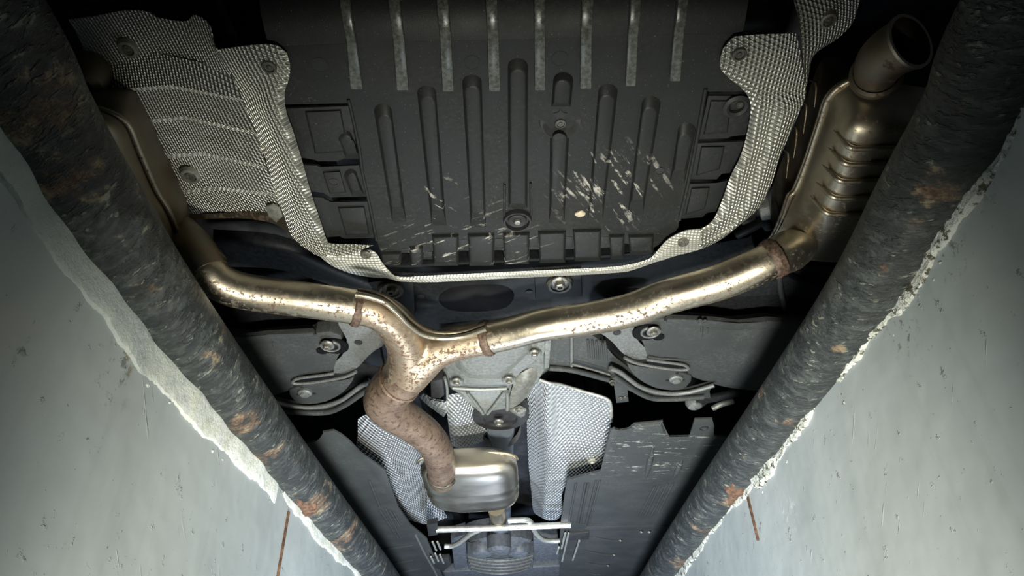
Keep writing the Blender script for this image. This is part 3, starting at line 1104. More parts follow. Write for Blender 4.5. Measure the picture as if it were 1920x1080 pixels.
# rusty down pipe with the elbow
pipe('down_pipe', [(764, 700, .154, .047), (748, 716, .149, .0475), (728, 737, .143, .048), (722, 755, .139, .047), (738, 772, .137, .045), (768, 792, .136, .042), (798, 815, .136, .041), (818, 840, .137, .040), (826, 868, .14, .040), (829, 898, .15, .039)], .04, M['rustpipe'], ex, n=28)


def weld_ring(px, py, z, r, d, mat=M['weld'], name='weld_seam', wid=.008, sq=1.0):
    "ring around a tube at a photo point; d second photo point giving the tube direction"
    c = P(px, py, z)
    ax = (P(*d) - c).normalized()
    prof = []
    for k in range(13):
        a = 2 * math.pi * k / 12
        prof.append((r + .0012 + .0026 * math.cos(a), wid * .75 * math.sin(a)))
    bm = lathe_bm(prof, 32, ax)
    for v in bm.verts:
        v.co *= random.uniform(.97, 1.02)
    bmesh.ops.translate(bm, verts=bm.verts, vec=c)
    return obj(name, bm, mat, ex)


weld_ring(671, 577, PZ, .0335, (640, 571, PZ), wid=.011)
weld_ring(914, 634, PZ, .0335, (960, 624, PZ), wid=.012)
weld_ring(1450, 485, .189, .033, (1420, 500, .18), wid=.016)
weld_ring(748, 716, .149, .0475, (764, 700, .154), M['rustpipe'], 'pipe_joint', .006)
weld_ring(829, 888, .147, .040, (826, 868, .14), M['muffler_dull'], 'pipe_joint', .014)


def shell_rows(rows):
    return rows


# muffler with the open tailpipe: lower shell, upper shell, seam, ribs
mr = obj('muffler', grid_bm([[P(*p) for p in r] for r in list(zip(*[cr(list(c), 5) for c in zip(*[cr(r, 5) for r in [
    [(1575, 163, .276), (1602, 149, .276), (1640, 152, .276), (1690, 158, .276), (1740, 165, .276), (1830, 178, .276)],
    [(1562, 176, .274), (1592, 172, .258), (1630, 172, .252), (1685, 178, .25), (1740, 185, .255), (1840, 195, .276)],
    [(1552, 191, .274), (1580, 200, .245), (1614, 205, .225), (1672, 208, .220), (1740, 212, .228), (1850, 220, .276)],
    [(1542, 222, .274), (1568, 234, .235), (1602, 243, .204), (1670, 244, .198), (1750, 248, .205), (1850, 262, .276)],
    [(1528, 262, .274), (1556, 274, .235), (1594, 284, .2), (1670, 285, .195), (1750, 287, .2), (1840, 302, .276)],
    [(1510, 315, .274), (1540, 326, .235), (1578, 338, .2), (1660, 338, .195), (1740, 340, .2), (1820, 352, .276)],
    [(1494, 357, .274), (1520, 372, .237), (1556, 396, .202), (1640, 400, .196), (1720, 402, .2), (1800, 412, .276)],
    [(1474, 404, .268), (1500, 428, .238), (1540, 450, .216), (1600, 456, .210), (1680, 460, .214), (1760, 466, .276)],
    [(1458, 436, .262), (1482, 462, .240), (1515, 480, .232), (1570, 486, .232), (1650, 490, .238), (1730, 496, .276)],
    [(1450, 448, .262), (1482, 474, .262), (1520, 488, .270), (1572, 492, .274), (1650, 496, .276), (1720, 502, .276)]]])]))], .0015), M['muffler'], ex, label='stamped two-shell muffler with cross ribs')
seam = [(1602, 147), (1573, 163), (1551, 188), (1540, 222), (1527, 262), (1509, 315), (1492, 357), (1482, 368), (1470, 404), (1456, 436), (1446, 450)]
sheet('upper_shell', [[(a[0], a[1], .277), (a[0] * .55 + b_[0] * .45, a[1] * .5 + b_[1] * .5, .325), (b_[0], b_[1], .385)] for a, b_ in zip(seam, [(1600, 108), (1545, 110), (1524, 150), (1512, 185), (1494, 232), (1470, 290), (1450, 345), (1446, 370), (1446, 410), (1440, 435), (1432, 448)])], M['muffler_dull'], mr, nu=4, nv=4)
pipe('seam_lip', [(p[0], p[1], .275) for p in seam], .0042, M['muffler'], mr, n=8, k=4)
pipe('seam_lip', [(p[0] - 5, p[1] - 2, .281) for p in seam], .0032, M['muffler_dull'], mr, n=8, k=4)
for a, f_, e in (((1563, 245, .231), (1594, 276, .1975), (1740, 277, .191)), ((1553, 277, .231), (1584, 306, .1975), (1720, 307, .190)), ((1541, 309, .231), (1574, 338, .198), (1700, 338, .190)), ((1530, 342, .231), (1562, 369, .199), (1690, 370, .190)), ((1517, 367, .236), (1550, 399, .201), (1680, 401, .191))):
    mid = tuple((x + y) / 2 for x, y in zip(a, f_))
    f2 = (f_[0] + 18, f_[1] + 3, f_[2] - .002)
    pipe('rib', [a + (.001,), mid + (.004,), (f_[0] - 2, f_[1] - 1, f_[2], .0045), f2[:2] + (f2[2] - .002, .0045), ((f2[0] + e[0]) / 2, e[1], e[2] + .0005, .0045), e + (.0045,)], .004, M['muffler'], mr, n=10, k=5)
for t0, t1 in (((1530, 160), (1519, 205)), ((1512, 200), (1498, 255)), ((1494, 245), (1480, 300)), ((1478, 290), (1466, 338))):
    pipe('side_rib', [(t0[0] - 12, t0[1] - 10, .345, .001), (t0[0], t0[1], .327, .0022), (t1[0] + 8, t1[1] - 4, .306, .001)], .003, M['muffler_dull'], mr, n=10)
# neck cone
pipe('neck', [(1452, 483, .19, .034), (1464, 478, .197, .036), (1480, 470, .21, .038), (1500, 460, .236, .032)], .04, M['muffler'], mr, n=24)
# tailpipe: hollow, turned away at the end
s = cr([tuple(P(a, b_, c)) + (r,) for a, b_, c, r in ((1640, 166, .275, .026), (1641, 152, .268, .026), (1643, 136, .255, .029), (1652, 116, .242, .033), (1672, 97, .232, .0345), (1694, 85, .224, .036), (1706, 78, .220, .037))], 5)
tp = [Vector(a[:3]) for a in s]
tr = [a[3] for a in s]
bo = tube_bm(tp, tr, 32, False)
bi = tube_bm(tp[6:], [q - .002 for q in tr[6:]], 32, False, bo)
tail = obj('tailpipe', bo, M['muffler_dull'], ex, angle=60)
d = (tp[-1] - tp[-2]).normalized()
lathe('tip_rim', [(tr[-1] - .003, -.002), (tr[-1] + .0015, -.002), (tr[-1] + .0015, .002), (tr[-1] - .003, .002), (tr[-1] - .003, -.002)], tp[-1], M['muffler'], tail, 32, d)
lathe('tail_clamp', [(.031, -.006), (.036, -.005), (.036, .004), (.031, .006)], P(1643, 140, .258), M['muffler_dull'], tail, 32, (tp[12] - tp[8]).normalized())
bolt('clamp_screw', 1642, 157, .262, .006, M['boltm'], tail)

# muffler half hidden by the guard pipe
seamL = [(150, 196), (204, 210), (240, 233), (261, 281), (293, 355), (318, 396), (338, 444), (367, 481), (384, 500)]
outL = [(185, 160), (250, 159), (274, 187), (292, 228), (328, 307), (348, 353), (364, 400), (366, 440), (400, 486)]
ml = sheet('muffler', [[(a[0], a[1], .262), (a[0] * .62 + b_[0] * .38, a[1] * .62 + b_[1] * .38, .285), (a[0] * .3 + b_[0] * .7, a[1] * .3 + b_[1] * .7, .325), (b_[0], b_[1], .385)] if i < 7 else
               [(a[0], a[1], .23), (a[0] * .62 + b_[0] * .38, a[1] * .62 + b_[1] * .38, .235), (a[0] * .3 + b_[0] * .7, a[1] * .3 + b_[1] * .7, .25), (b_[0], b_[1], .27)] for i, (a, b_) in enumerate(zip(seamL, outL))], M['muffler_dull'], ex, nu=4, nv=5)
ml['label'] = 'dull stamped muffler with rust-streaked side'
rows = []
for i, a in enumerate(seamL):
    k = .23 if i >= 7 else .262
    rows.append([(a[0] - 220, a[1] + 40, .262), (a[0] - 160, a[1] + 30, .21), (a[0] - 70, a[1] + 14, .205), (a[0] - 22, a[1] + 4, .225), (a[0] - 3, a[1] + 1, k)])
sheet('lower_shell', rows, M['muffler_dull'], ml, nu=4, nv=4)
pipe('seam_lip', [(p[0] - 1, p[1], .255 if i < 7 else .226) for i, p in enumerate(seamL)], .0045, M['muffler'], ml, n=8)
lathe('end_cap', [(0, .02), (.02, .02), (.03, .012), (.033, 0), (.033, -.03)], P(158, 150, .34), M['muffler_dull'], ml)
pipe('neck', [(338, 432, .30, .030), (356, 458, .25, .036), (376, 484, .215, .035), (392, 510, .19, .034)], .035, M['muffler_dull'], ml, n=24)
weld_ring(384, 497, .205, .0335, (392, 510, .19), M['muffler_dull'], 'pipe_joint', .014)

# resonator: oval canister, rear face towards the viewer
Yr = P(885, 890, .125).y
Yf = P(885, 968, .125).y
XL, XR = P(800, 910, .18).x, P(972, 905, .18).x
cxr, wx = (XL + XR) / 2, (XR - XL) / 2
st = []
zc0, hz = .171, .046
for t, k in ((0, .0), (0, .5), (.015, .70), (.05, .86), (.10, .95), (.17, .99), (.25, 1.0), (.46, 1.0), (.48, 1.012), (.50, 1.0), (.62, 1.0), (.64, 1.012), (.66, 1.0), (.80, 1.0), (.9, .95), (.96, .82), (1, .55), (1, 0)):
    st.append((Yr + (Yf - Yr) * t, k))
b = bmesh.new()
rings = []
N = 44
for y, k in st:
    ring = []
    for j in range(N):
        a = 2 * math.pi * j / N
        ca, sa = math.cos(a), math.sin(a)
        e = .62
        ring.append(b.verts.new((cxr + wx * max(k, .02) * math.copysign(abs(ca) ** e, ca), y, zc0 + hz * max(k, .02) * math.copysign(abs(sa) ** .8, sa))))
    rings.append(ring)
for i in range(len(rings) - 1):
    for j in range(N):
        b.faces.new((rings[i][j], rings[i][(j + 1) % N], rings[i + 1][(j + 1) % N], rings[i + 1][j]))
b.faces.new(rings[0])
b.faces.new(rings[-1])
bmesh.ops.recalc_face_normals(b, faces=b.faces)
res = obj('resonator', b, M['reson'], ex, angle=60, label='polished oval resonator canister')
lip = []
for j in range(25):
    a = math.pi * (.98 - .96 * j / 24)
    lip.append(Vector((cxr + wx * 1.0 * math.copysign(abs(math.cos(a)) ** .62, math.cos(a)), Yr + .004, zc0 - .01 + hz * .62 * abs(math.sin(a)) ** .8)))
obj('seam_lip', tube_bm(lip, .004, 8), M['muffler'], res)
# outlet pipe at its front
pipe('outlet_pipe', [(930, 950, .19, .030), (933, 962, .215, .030), (935, 976, .24, .030)], .035, M['muffler_dull'], ex, n=20)

# ------------------------------------------------------------------ rear subframe
sf = thing('rear_subframe', P(900, 560, .31), 'black steel subframe with oval recess behind the y-junction', 'subframe')
slab('cross_member', [(725, 500), (1120, 480), (1290, 470), (1410, 440), (1430, 520), (1300, 560), (1130, 600), (1010, 640), (860, 690), (770, 640), (700, 560)], .305, .05, M['black'], sf, .006)
frustum('oval_recess', closed_cr([(818, 560), (840, 538), (892, 530), (945, 532), (968, 552), (950, 580), (895, 588), (840, 584)], 3), .307, closed_cr([(826, 560), (845, 544), (892, 538), (942, 539), (960, 553), (944, 574), (895, 580), (846, 577)], 3), .3025, M['void'], sf, .001)  # raised pad; the depth of the recess is painted as dark shade
slab('mount_plate', [(1002, 512), (1090, 505), (1092, 556), (1004, 562)], .296, .012, M['black'], sf, .003)
slab('mount_plate', [(690, 530), (775, 520), (778, 590), (720, 580)], .296, .012, M['black'], sf, .003)
for hx, hy, rr, mt in ((1049, 530, 22, M['boltm']), (733, 541, 21, M['boltd'])):
    q = rr * mpp(hx, hy, .29)
    lathe('washer', [(q * 1.15, 0), (q * 1.15, .006), (q, .010), (q * .8, .010), (q * .74, .006), (0, .006)], P(hx, hy, .295), M['boltd'], sf)
    bolt('mount_bolt', hx, hy - 2, .286, q * .72, mt, sf)
for hx, hy in ((789, 556), (992, 548), (672, 642), (1157, 624)):
    q = 6 * mpp(hx, hy, .29)
    zz = .304 if hx in (789, 992) else .247
    lathe('hole', [(q * 1.2, -.001), (q * 1.2, .001), (q, .001), (q * .95, .0004), (0, .0004)], P(hx, hy, zz), M['rubber'], sf)
# longitudinal arms of the frame, dim, either side
sheet('side_member', [[(400, 430, .36), (520, 440, .34), (620, 480, .33), (740, 530, .32)], [(400, 455, .33), (520, 465, .315), (620, 505, .305), (740, 555, .30)], [(410, 500, .33), (520, 505, .315), (620, 535, .305), (740, 590, .30)]], M['black'], sf, thick=.01)
sheet('side_member', [[(1160, 520, .32), (1260, 500, .33), (1360, 480, .34), (1480, 470, .36)], [(1160, 545, .30), (1260, 530, .315), (1360, 520, .32), (1480, 510, .33)], [(1160, 590, .30), (1260, 580, .315), (1360, 575, .32), (1480, 570, .33)]], M['black'], sf, thick=.01)
slab('side_member', [(385, 560), (700, 590), (720, 690), (560, 660), (430, 640), (380, 600)], .30, .02, M['black'], sf, .004)
slab('side_member', [(1130, 600), (1300, 560), (1480, 520), (1560, 560), (1500, 640), (1250, 600), (1180, 640)], .30, .02, M['black'], sf, .004)

# ------------------------------------------------------------------ lower control arms


def mirror(pts, on):
    if not on:
        return pts
    return [(1839 - p[0], p[1] - 26) + tuple(p[2:]) for p in reversed(pts)]


def make_arm(m, label):
    c = mirror([(600, 690)], m)[0]
    t = thing('lower_control_arm', P(c[0], c[1], .24), label, 'suspension arm', 'rear lower control arms')

    def q(pts):
        return mirror(pts, m)
    # pressed plate with the spring-seat body going outwards
    slab('arm_plate', q([(330, 640), (400, 634), (470, 640), (515, 634), (586, 630), (592, 625), (618, 622), (640, 630), (644, 655), (632, 672), (622, 690), (626, 700), (596, 703), (556, 708), (548, 718), (552, 728), (540, 732), (490, 748), (420, 752), (330, 740)]), .245, .03, M['arm'], t, .005)
    sheet('spring_seat', [q(r) for r in (
        [(330, 642, .247), (420, 640, .247), (500, 640, .247), (584, 632, .2455)],
        [(330, 665, .238), (420, 662, .238), (500, 660, .239), (588, 652, .2445)],
        [(330, 690, .232), (420, 688, .232), (500, 686, .235), (600, 680, .2440)],
        [(330, 712, .233), (420, 712, .233), (500, 708, .237), (560, 702, .2440)],
        [(330, 735, .242), (420, 736, .242), (490, 730, .243), (548, 718, .2445)],
        [(330, 754, .262), (420, 758, .262), (485, 750, .260), (540, 733, .254)])], M['arm'], t, thick=.003, nu=5, nv=5)
    slab('arm_plate_lip', q([(330, 632), (400, 628), (455, 634), (500, 628), (586, 624), (590, 631), (515, 638), (470, 645), (400, 640), (330, 646)]), .240, .012, M['arm'], t, .003)
    # bracket to the subframe
    slab('pivot_bracket', q([(628, 600), (660, 596), (715, 602), (735, 625), (726, 643), (705, 656), (690, 668), (676, 684), (660, 696), (640, 702), (618, 698), (606, 690), (632, 680), (640, 668), (650, 650), (648, 625)]), .248, .02, M['armlite'], t, .004, 2)
    b = q([(620, 647)])[0]
    r = 26 * mpp(b[0], b[1], .24)
    pk = q([(627, 649)])[0]
    lathe('bush_pocket', [(r * 1.02, -.002), (r * 1.02, .0012), (0, .0012)], P(pk[0], pk[1], .2432), M['void'], t)  # flat dark disc, pocket shade in its colour
    lb = q([(604, 658)])[0]
    lathe('pocket_notch', [(r * .42, -.002), (r * .42, .001), (0, .001)], P(lb[0], lb[1], .2432), M['void'], t)  # second dark disc painting the shade of the notch
    bs = lathe('bush_ring', [(r * .72, -.006), (r * .72, .004), (r * .66, .006), (r * .58, .005), (r * .55, -.001), (0, -.001)], P(b[0], b[1], .243), M['armlite'], t)
    lathe('bush_rubber', [(r * .56, 0), (r * .54, .004), (r * .5, .005), (r * .45, .002), (0, .002)], P(b[0], b[1], .244), M['rubber'], bs)
    bb = q([(614, 645)])[0]
    lathe('washer', [(r * .52, 0), (r * .52, .006), (r * .42, .008), (0, .008)], P(bb[0], bb[1], .241), M['armlite'], bs)
    bolt('pivot_bolt', bb[0], bb[1], .233, r * .44, M['boltm'], bs)
    # long slot with a rolled rim
    pipe('slot_rim', q([(626, 700), (600, 704), (562, 709), (550, 714), (552, 719), (580, 718), (620, 712), (648, 706), (668, 697)]), .0040, M['armlite'], t, z=.2375, n=8)
    slab('slot', q([(556, 713), (575, 706), (600, 703), (626, 702), (622, 709), (590, 714), (560, 717)]), .2385, .006, M['void'], t, 0)  # closed black plate, the dark of the opening is painted
    # ball-joint pad
    slab('joint_pad', q([(542, 732), (575, 722), (620, 716), (652, 712), (664, 708), (655, 722), (642, 736), (622, 748), (596, 757), (566, 758), (550, 750)]), .240, .014, M['arm'], t, .003, 2)
    jb = q([(572, 735)])[0]
    r2 = 13 * mpp(jb[0], jb[1], .238)
    lathe('ball_joint', [(r2, -.002), (r2, .004), (r2 * .9, .006), (r2 * .7, .007), (r2 * .62, .011), (r2 * .3, .012), (0, .012)], P(jb[0], jb[1], .239), M['armlite'], t)
    for k in range(3):
        a = 2 * math.pi * k / 3 + .5
        lathe('rivet', [(.004, 0), (.004, .002), (0, .003)], P(jb[0], jb[1], .239) + Vector((math.cos(a), math.sin(a), 0)) * r2 * 1.35, M['rubber'], t, 12)
    # rolled lower edge made of two lips
    pipe('rolled_edge', q([(500, 748), (530, 757), (552, 762), (580, 764), (612, 760), (640, 750), (660, 736), (676, 724), (694, 716)]), .006, M['armlite'], t, z=.236, n=10)
    pipe('rolled_edge', q([(520, 770), (560, 773), (600, 774), (624, 770), (650, 757), (672, 742), (690, 730)]), .0075, M['arm'], t, z=.238, n=10)
    slab('edge_web', q([(500, 744), (545, 756), (590, 762), (630, 752), (660, 732), (690, 714), (700, 722), (670, 745), (630, 770), (590, 776), (540, 772), (510, 764)]), .244, .008, M['arm'], t, .002)
    # pressed beads across the plate
    pipe('bead', q([(512, 640, .245), (516, 660, .245), (520, 685, .245)]), .003, M['arm'], t, n=8)
    return t


al = make_arm(False, 'dark grey pressed control arm between the rusty elbow pipe and the rust-patched guard pipe')
ar = make_arm(True, 'dark grey pressed control arm in front of the long polished exhaust pipe')
al['group'] = ar['group'] = 'rear lower control arms'
del al['group'], ar['group']
pipe('bead', [(1315, 606, .243), (1316, 625, .243), (1314, 660, .243)], .003, M['arm'], ar, n=8)
bolt('rivet', 1312, 601, .238, .006, M['arm'], ar, 'clip')
bolt('rivet', 1321, 602, .238, .006, M['arm'], ar, 'clip')
pipe('bead', [(1215, 668, .243), (1240, 672, .243), (1300, 676, .243), (1400, 690, .243)], .004, M['arm'], ar, n=8)

# ribbed sleeve and support under the long pipe
tl = thing('toe_link', P(1110, 690, .26), 'dark ribbed toe link and rail running from the differential to the ball joint', 'suspension arm')
slab('link_body', [(1030, 640), (1110, 628), (1140, 650), (1148, 668), (1180, 690), (1215, 712), (1232, 730), (1200, 722), (1160, 704), (1110, 688), (1030, 688)], .262, .02, M['arm'], tl, .004)
for k in range(5):
    x = 1102 + k * 8
    pipe('rib', [(x, 636 + k), (x + 2, 655), (x + 3, 672 + k)], .003, M['arm'], tl, z=.260, n=8)
pipe('rail_edge', [(1072, 682), (1110, 692), (1150, 704), (1190, 720), (1220, 733), (1250, 738)], .0035, M['boltm'], tl, z=.250, n=8)
pipe('rail_edge', [(1030, 690), (1072, 694), (1120, 706), (1160, 718), (1200, 736), (1236, 746)], .007, M['arm'], tl, z=.255, n=10)
pipe('brace', [(1072, 630), (1072, 686)], .004, M['armlite'], tl, z=.256, n=8)
sl = thing('stabiliser_link', P(1310, 755, .25), 'worn stabiliser link joint hanging beside the control arm and guard pipe', 'suspension link')
lathe('joint_ball', [(0, -.02), (.022, -.015), (.024, 0), (.018, .012), (.010, .016), (0, .016)], P(1302, 756, .25), M['armlite'], sl)
pipe('link_rod', [(1302, 752, .25), (1340, 745, .26), (1385, 735, .27)], .012, M['black'], sl, n=12)
pipe('bolt_shank', [(1336, 766, .24), (1352, 758, .245), (1375, 752, .25)], .008, M['cast'], sl, n=10)
slab('bracket', [(1285, 738), (1330, 728), (1334, 752), (1318, 764), (1290, 768)], .252, .01, M['arm'], sl, .003)
hb = thing('hose_bracket', P(1165, 735, .26), 'small drilled steel bracket hanging below the toe link', 'bracket')
slab('plate', [(1150, 716), (1176, 722), (1179, 754), (1156, 756)], .25, .008, M['arm'], hb, .002)
bolt('nut', 1148, 716, .248, .009, M['boltd'], hb)
bolt('rivet', 1164, 746, .248, .006, M['boltd'], hb, 'clip')
bolt('rivet', 1172, 745, .248, .006, M['boltd'], hb, 'clip')

# ------------------------------------------------------------------ differential
df = thing('differential', P(920, 720, .26), 'grey cast aluminium differential housing with bolted cover under the y-junction', 'differential')
frustum('housing', [(830, 640), (1036, 625), (1034, 700), (1012, 722), (990, 752), (955, 778), (900, 780), (842, 735), (818, 700)], .42, [(836, 650), (1030, 632), (1028, 690), (1004, 712), (984, 742), (950, 766), (910, 772), (850, 730), (832, 695)], .275, M['cast'], df, .008)
slab('cover_flange', [(828, 640), (1034, 620), (1032, 646), (1016, 668), (1008, 676), (985, 690), (966, 704), (964, 720), (948, 724), (930, 720), (880, 721), (864, 725), (848, 722), (842, 706), (834, 694)], .262, .02, M['cast'], df, .004)
frustum('cover_dome', [(842, 650), (1000, 632), (998, 655), (976, 678), (950, 702), (938, 711), (880, 710), (868, 702), (856, 690)], .263, [(856, 655), (990, 640), (984, 660), (966, 678), (944, 696), (930, 704), (886, 703), (876, 696), (864, 682)], .246, M['cast'], df, .006)
pipe('cover_rib', [(848, 727), (900, 730), (950, 728)], .005, M['cast'], df, z=.258, n=10)
slab('rib_plate', [(862, 736), (948, 732), (950, 745), (918, 776), (904, 778), (880, 755)], .268, .012, M['cast'], df, .003)
pipe('rib', [(876, 736), (892, 756), (906, 776)], .0045, M['cast'], df, z=.264, n=8)
pipe('rib', [(946, 734), (930, 756), (914, 776)], .0045, M['cast'], df, z=.264, n=8)
pipe('rib', [(951, 734), (952, 756), (951, 768)], .0055, M['cast'], df, z=.264, n=8)
sheet('side_bulge', [[(968, 704, .27), (985, 695, .27), (1010, 682, .28)], [(962, 722, .262), (985, 716, .258), (1008, 706, .275)], [(956, 745, .266), (975, 740, .262), (994, 734, .28)], [(952, 768, .28), (966, 764, .28), (982, 750, .295)]], M['cast_dark'], df, thick=.004)
for hx, hy in ((856, 714), (954, 711), (1002, 661)):
    q = 12 * mpp(hx, hy, .25)
    bb_ = lathe('boss', [(q * 1.15, -.01), (q * 1.15, .004), (q, .007), (0, .007)], P(hx, hy, .26), M['cast'], df)
    bolt('cover_bolt', hx, hy, .252, q * .8, M['boltm'], df)
slab('side_rib', [(1022, 640), (1034, 638), (1030, 690), (1020, 692)], .255, .03, M['cast'], df, .003)
# rubber mount at the nose
q = 54 * mpp(940, 780, .3)
lathe('nose_mount', [(q, -.02), (q, .008), (q * .9, .016), (q * .6, .018), (q * .55, .01), (0, .01)], P(938, 776, .30), M['rubber'], df)
bolt('drain_bolt', 935, 790, .272, .014, M['boltm'], df)
slab('bracket', [(955, 771), (975, 764), (987, 770), (984, 780), (977, 784)], .27, .006, M['boltm'], df, .002)
bolt('bracket_bolt', 973, 769, .268, .010, M['boltm'], df)
slab('connector', [(807, 716), (830, 712), (833, 742), (826, 748), (808, 746)], .262, .03, M['rubber'], df, .004)
pipe('connector_bracket', [(834, 708), (838, 725), (839, 745)], .004, M['cast'], df, z=.262, n=8)

# ------------------------------------------------------------------ driveshaft
ds = thing('driveshaft', P(938, 850, .34), 'blue-grey painted driveshaft running forward from the differential nose', 'driveshaft')
pipe('shaft_tube', [(938, 800, .31), (938, 850, .31), (938, 940, .31), (938, 1010, .31)], .042, M['shaft'], ds, n=28)
lathe('flange', [(.062, -.02), (.064, 0), (.064, .02), (.045, .025)], P(938, 800, .335), M['boltd'], ds, 28, Vector((0, 1, 0)))

# ------------------------------------------------------------------ tunnel heat shields
t1 = thing('tunnel_heat_shield', P(740, 880, .27), 'bright embossed foil shield between the rusty elbow pipe and the resonator', 'heat shield')
sheet('sheet', [[(671, 786, .275), (690, 776, .265), (712, 778, .262), (745, 800, .275), (790, 815, .31)],
                [(671, 815, .272), (692, 810, .262), (716, 812, .258), (745, 830, .275), (790, 845, .31)],
                [(672, 846, .274), (696, 846, .264), (722, 850, .262), (750, 865, .28), (795, 880, .32)],
                [(716, 876, .262), (730, 880, .258), (748, 886, .262), (768, 895, .285), (802, 910, .33)],
                [(732, 915, .262), (744, 920, .258), (760, 925, .262), (780, 930, .285), (815, 935, .33)],
                [(747, 952, .262), (760, 955, .258), (775, 958, .262), (795, 955, .28), (828, 952, .32)],
                [(762, 974, .265), (778, 978, .262), (798, 983, .262), (818, 978, .275), (840, 970, .31)]], M['foil'], t1, nu=4, nv=4)
t2 = thing('tunnel_heat_shield', P(1070, 850, .27), 'bright embossed foil shield with a deep pocket beside the driveshaft', 'heat shield')
sheet('sheet', [[(990, 712, .33), (1004, 708, .31), (1018, 716, .27), (1030, 719, .262), (1052, 721, .275), (1095, 734, .275), (1137, 747, .262), (1146, 762, .262)],
                [(988, 760, .34), (1004, 760, .315), (1018, 762, .27), (1030, 760, .262), (1052, 764, .29), (1090, 770, .292), (1128, 776, .27), (1147, 785, .262)],
                [(988, 802, .345), (1006, 806, .315), (1020, 812, .268), (1032, 812, .262), (1052, 812, .285), (1085, 808, .288), (1122, 808, .268), (1143, 808, .26)],
                [(990, 850, .345), (1010, 856, .31), (1025, 862, .264), (1036, 862, .26), (1054, 852, .266), (1082, 846, .268), (1112, 846, .262), (1136, 845, .258)],
                [(992, 880, .34), (1010, 886, .31), (1025, 892, .262), (1038, 892, .258), (1056, 886, .258), (1080, 880, .258), (1105, 876, .258), (1127, 874, .256)],
                [(996, 920, .34), (1010, 922, .31), (1022, 924, .262), (1030, 924, .258), (1036, 922, .257), (1042, 920, .257), (1050, 916, .257), (1060, 912, .257)],
                [(1000, 958, .33), (1010, 962, .305), (1018, 966, .268), (1026, 968, .262), (1032, 968, .26), (1038, 967, .26), (1046, 964, .26), (1054, 958, .26)],
                [(1012, 968, .33), (1018, 972, .305), (1022, 974, .275), (1028, 976, .27), (1033, 976, .268), (1038, 976, .268), (1043, 975, .268), (1048, 972, .268)]], M['foil'], t2, nu=3, nv=5)
pipe('rolled_edge', [(1012, 712, .27), (1030, 718, .261), (1052, 721, .27), (1095, 734, .272), (1137, 747, .261), (1146, 762, .26), (1147, 790, .26)], .004, M['bright'], t2, n=8)
lathe('screw_hole', [(.014, -.003), (.014, .002), (.009, .003), (.007, -.002)], P(1110, 866, .257), M['alu_strip'], t2)
t3 = thing('crumpled_heat_shield', P(870, 800, .29), 'small crumpled foil shield tucked behind the differential connector', 'heat shield')
sheet('sheet', [[(836, 742, .29), (858, 738, .28), (880, 745, .29), (890, 760, .31)],
                [(838, 775, .285), (856, 772, .275), (878, 775, .285), (898, 785, .30)],
                [(842, 805, .285), (862, 806, .278), (888, 806, .288), (912, 808, .30)],
                [(846, 836, .295), (866, 840, .285), (888, 836, .29), (908, 826, .305)]], M['foil'], t3, nu=4, nv=4)
sheet('wrapped_hose', [[(786, 745, .29), (796, 738, .275), (808, 746, .29)], [(800, 758, .275), (808, 752, .262), (820, 748, .285)], [(818, 772, .275), (824, 762, .262), (834, 752, .285)], [(832, 782, .28), (838, 772, .27), (842, 758, .29)]], M['foil'], t3, nu=4, nv=4)

# ------------------------------------------------------------------ floor panels
FZ = .20


def fp(name, loc, label):
    return thing(name, loc, label, 'undertray')


pr = fp('floor_panel', P(1200, 900, FZ), 'scuffed grey plastic floor cover beside the pocketed foil shield')
slab('panel', [(1143, 808), (1152, 804), (1162, 808), (1179, 805), (1190, 796), (1243, 791), (1254, 820), (1293, 819), (1299, 800), (1303, 787), (1336, 786), (1340, 800), (1337, 817), (1380, 820), (1420, 830), (1400, 980), (1330, 1130), (1050, 1130), (1050, 1005), (1052, 975), (1063, 900), (1127, 883)], FZ, .006, M['floorpanel'], pr, .002)
frustum('front_lip', [(1182, 806), (1192, 797), (1241, 792), (1250, 815), (1186, 818)], FZ, [(1188, 807), (1196, 801), (1238, 797), (1243, 811), (1190, 813)], FZ - .006, M['floorpanel'], pr, .002)
lathe('tab_hole', [(.012, 0), (.012, .002), (.009, .002), (.008, 0)], P(1320, 803, FZ), M['rubber'], pr)
for a, b_ in (((1128, 890), (1068, 990)), ((1120, 888), (1083, 988)), ((1102, 892), (1070, 970))):
    pass
for x0, y0, x1, y1 in ((1080, 905, 1067, 980), (1098, 905, 1083, 982), (1103, 905, 1088, 982), (1118, 900, 1097, 988), (1125, 900, 1103, 985), (1238, 908, 1210, 965), (1252, 905, 1222, 965), (1262, 905, 1235, 960), (1228, 910, 1200, 965)):
    pipe('rib', [(x0, y0), ((x0 + x1) / 2, (y0 + y1) / 2), (x1, y1)], .0042, M['floorpanel'], pr, z=FZ - .001, n=8, k=2)
for x0, y0, x1, y1 in ((1225, 835, 1210, 900), (1280, 860, 1262, 898)):
    pipe('bead', [(x0, y0, FZ, .002), ((x0 + x1) / 2, (y0 + y1) / 2, FZ, .010), (x1, y1, FZ, .002)], .008, M['floorpanel'], pr, n=10)
for x0, y0, x1, y1 in ((1110, 1006, 1162, 1013), (1090, 1030, 1150, 1040), (1090, 1052, 1140, 1060), (1100, 1072, 1125, 1076)):
    pipe('bead', [(x0, y0, FZ, .002), ((x0 + x1) / 2, (y0 + y1) / 2 + 1, FZ, .007), (x1, y1, FZ, .006)], .008, M['floorpanel'], pr, n=10)
for x, y in ((1163, 1013), (1151, 1040), (1140, 1060), (1202, 997), (1217, 997)):
    bolt('clip', x, y, FZ - .003, .008, M['boltm'], pr, 'clip')
slab('seam_step', [(1100, 988), (1330, 985), (1335, 992), (1102, 996)], FZ - .003, .006, M['floorpanel'], pr, .002)
pl_ = fp('floor_panel', P(680, 900, FZ), 'grey plastic floor cover with a notched corner beside the rusty elbow pipe')
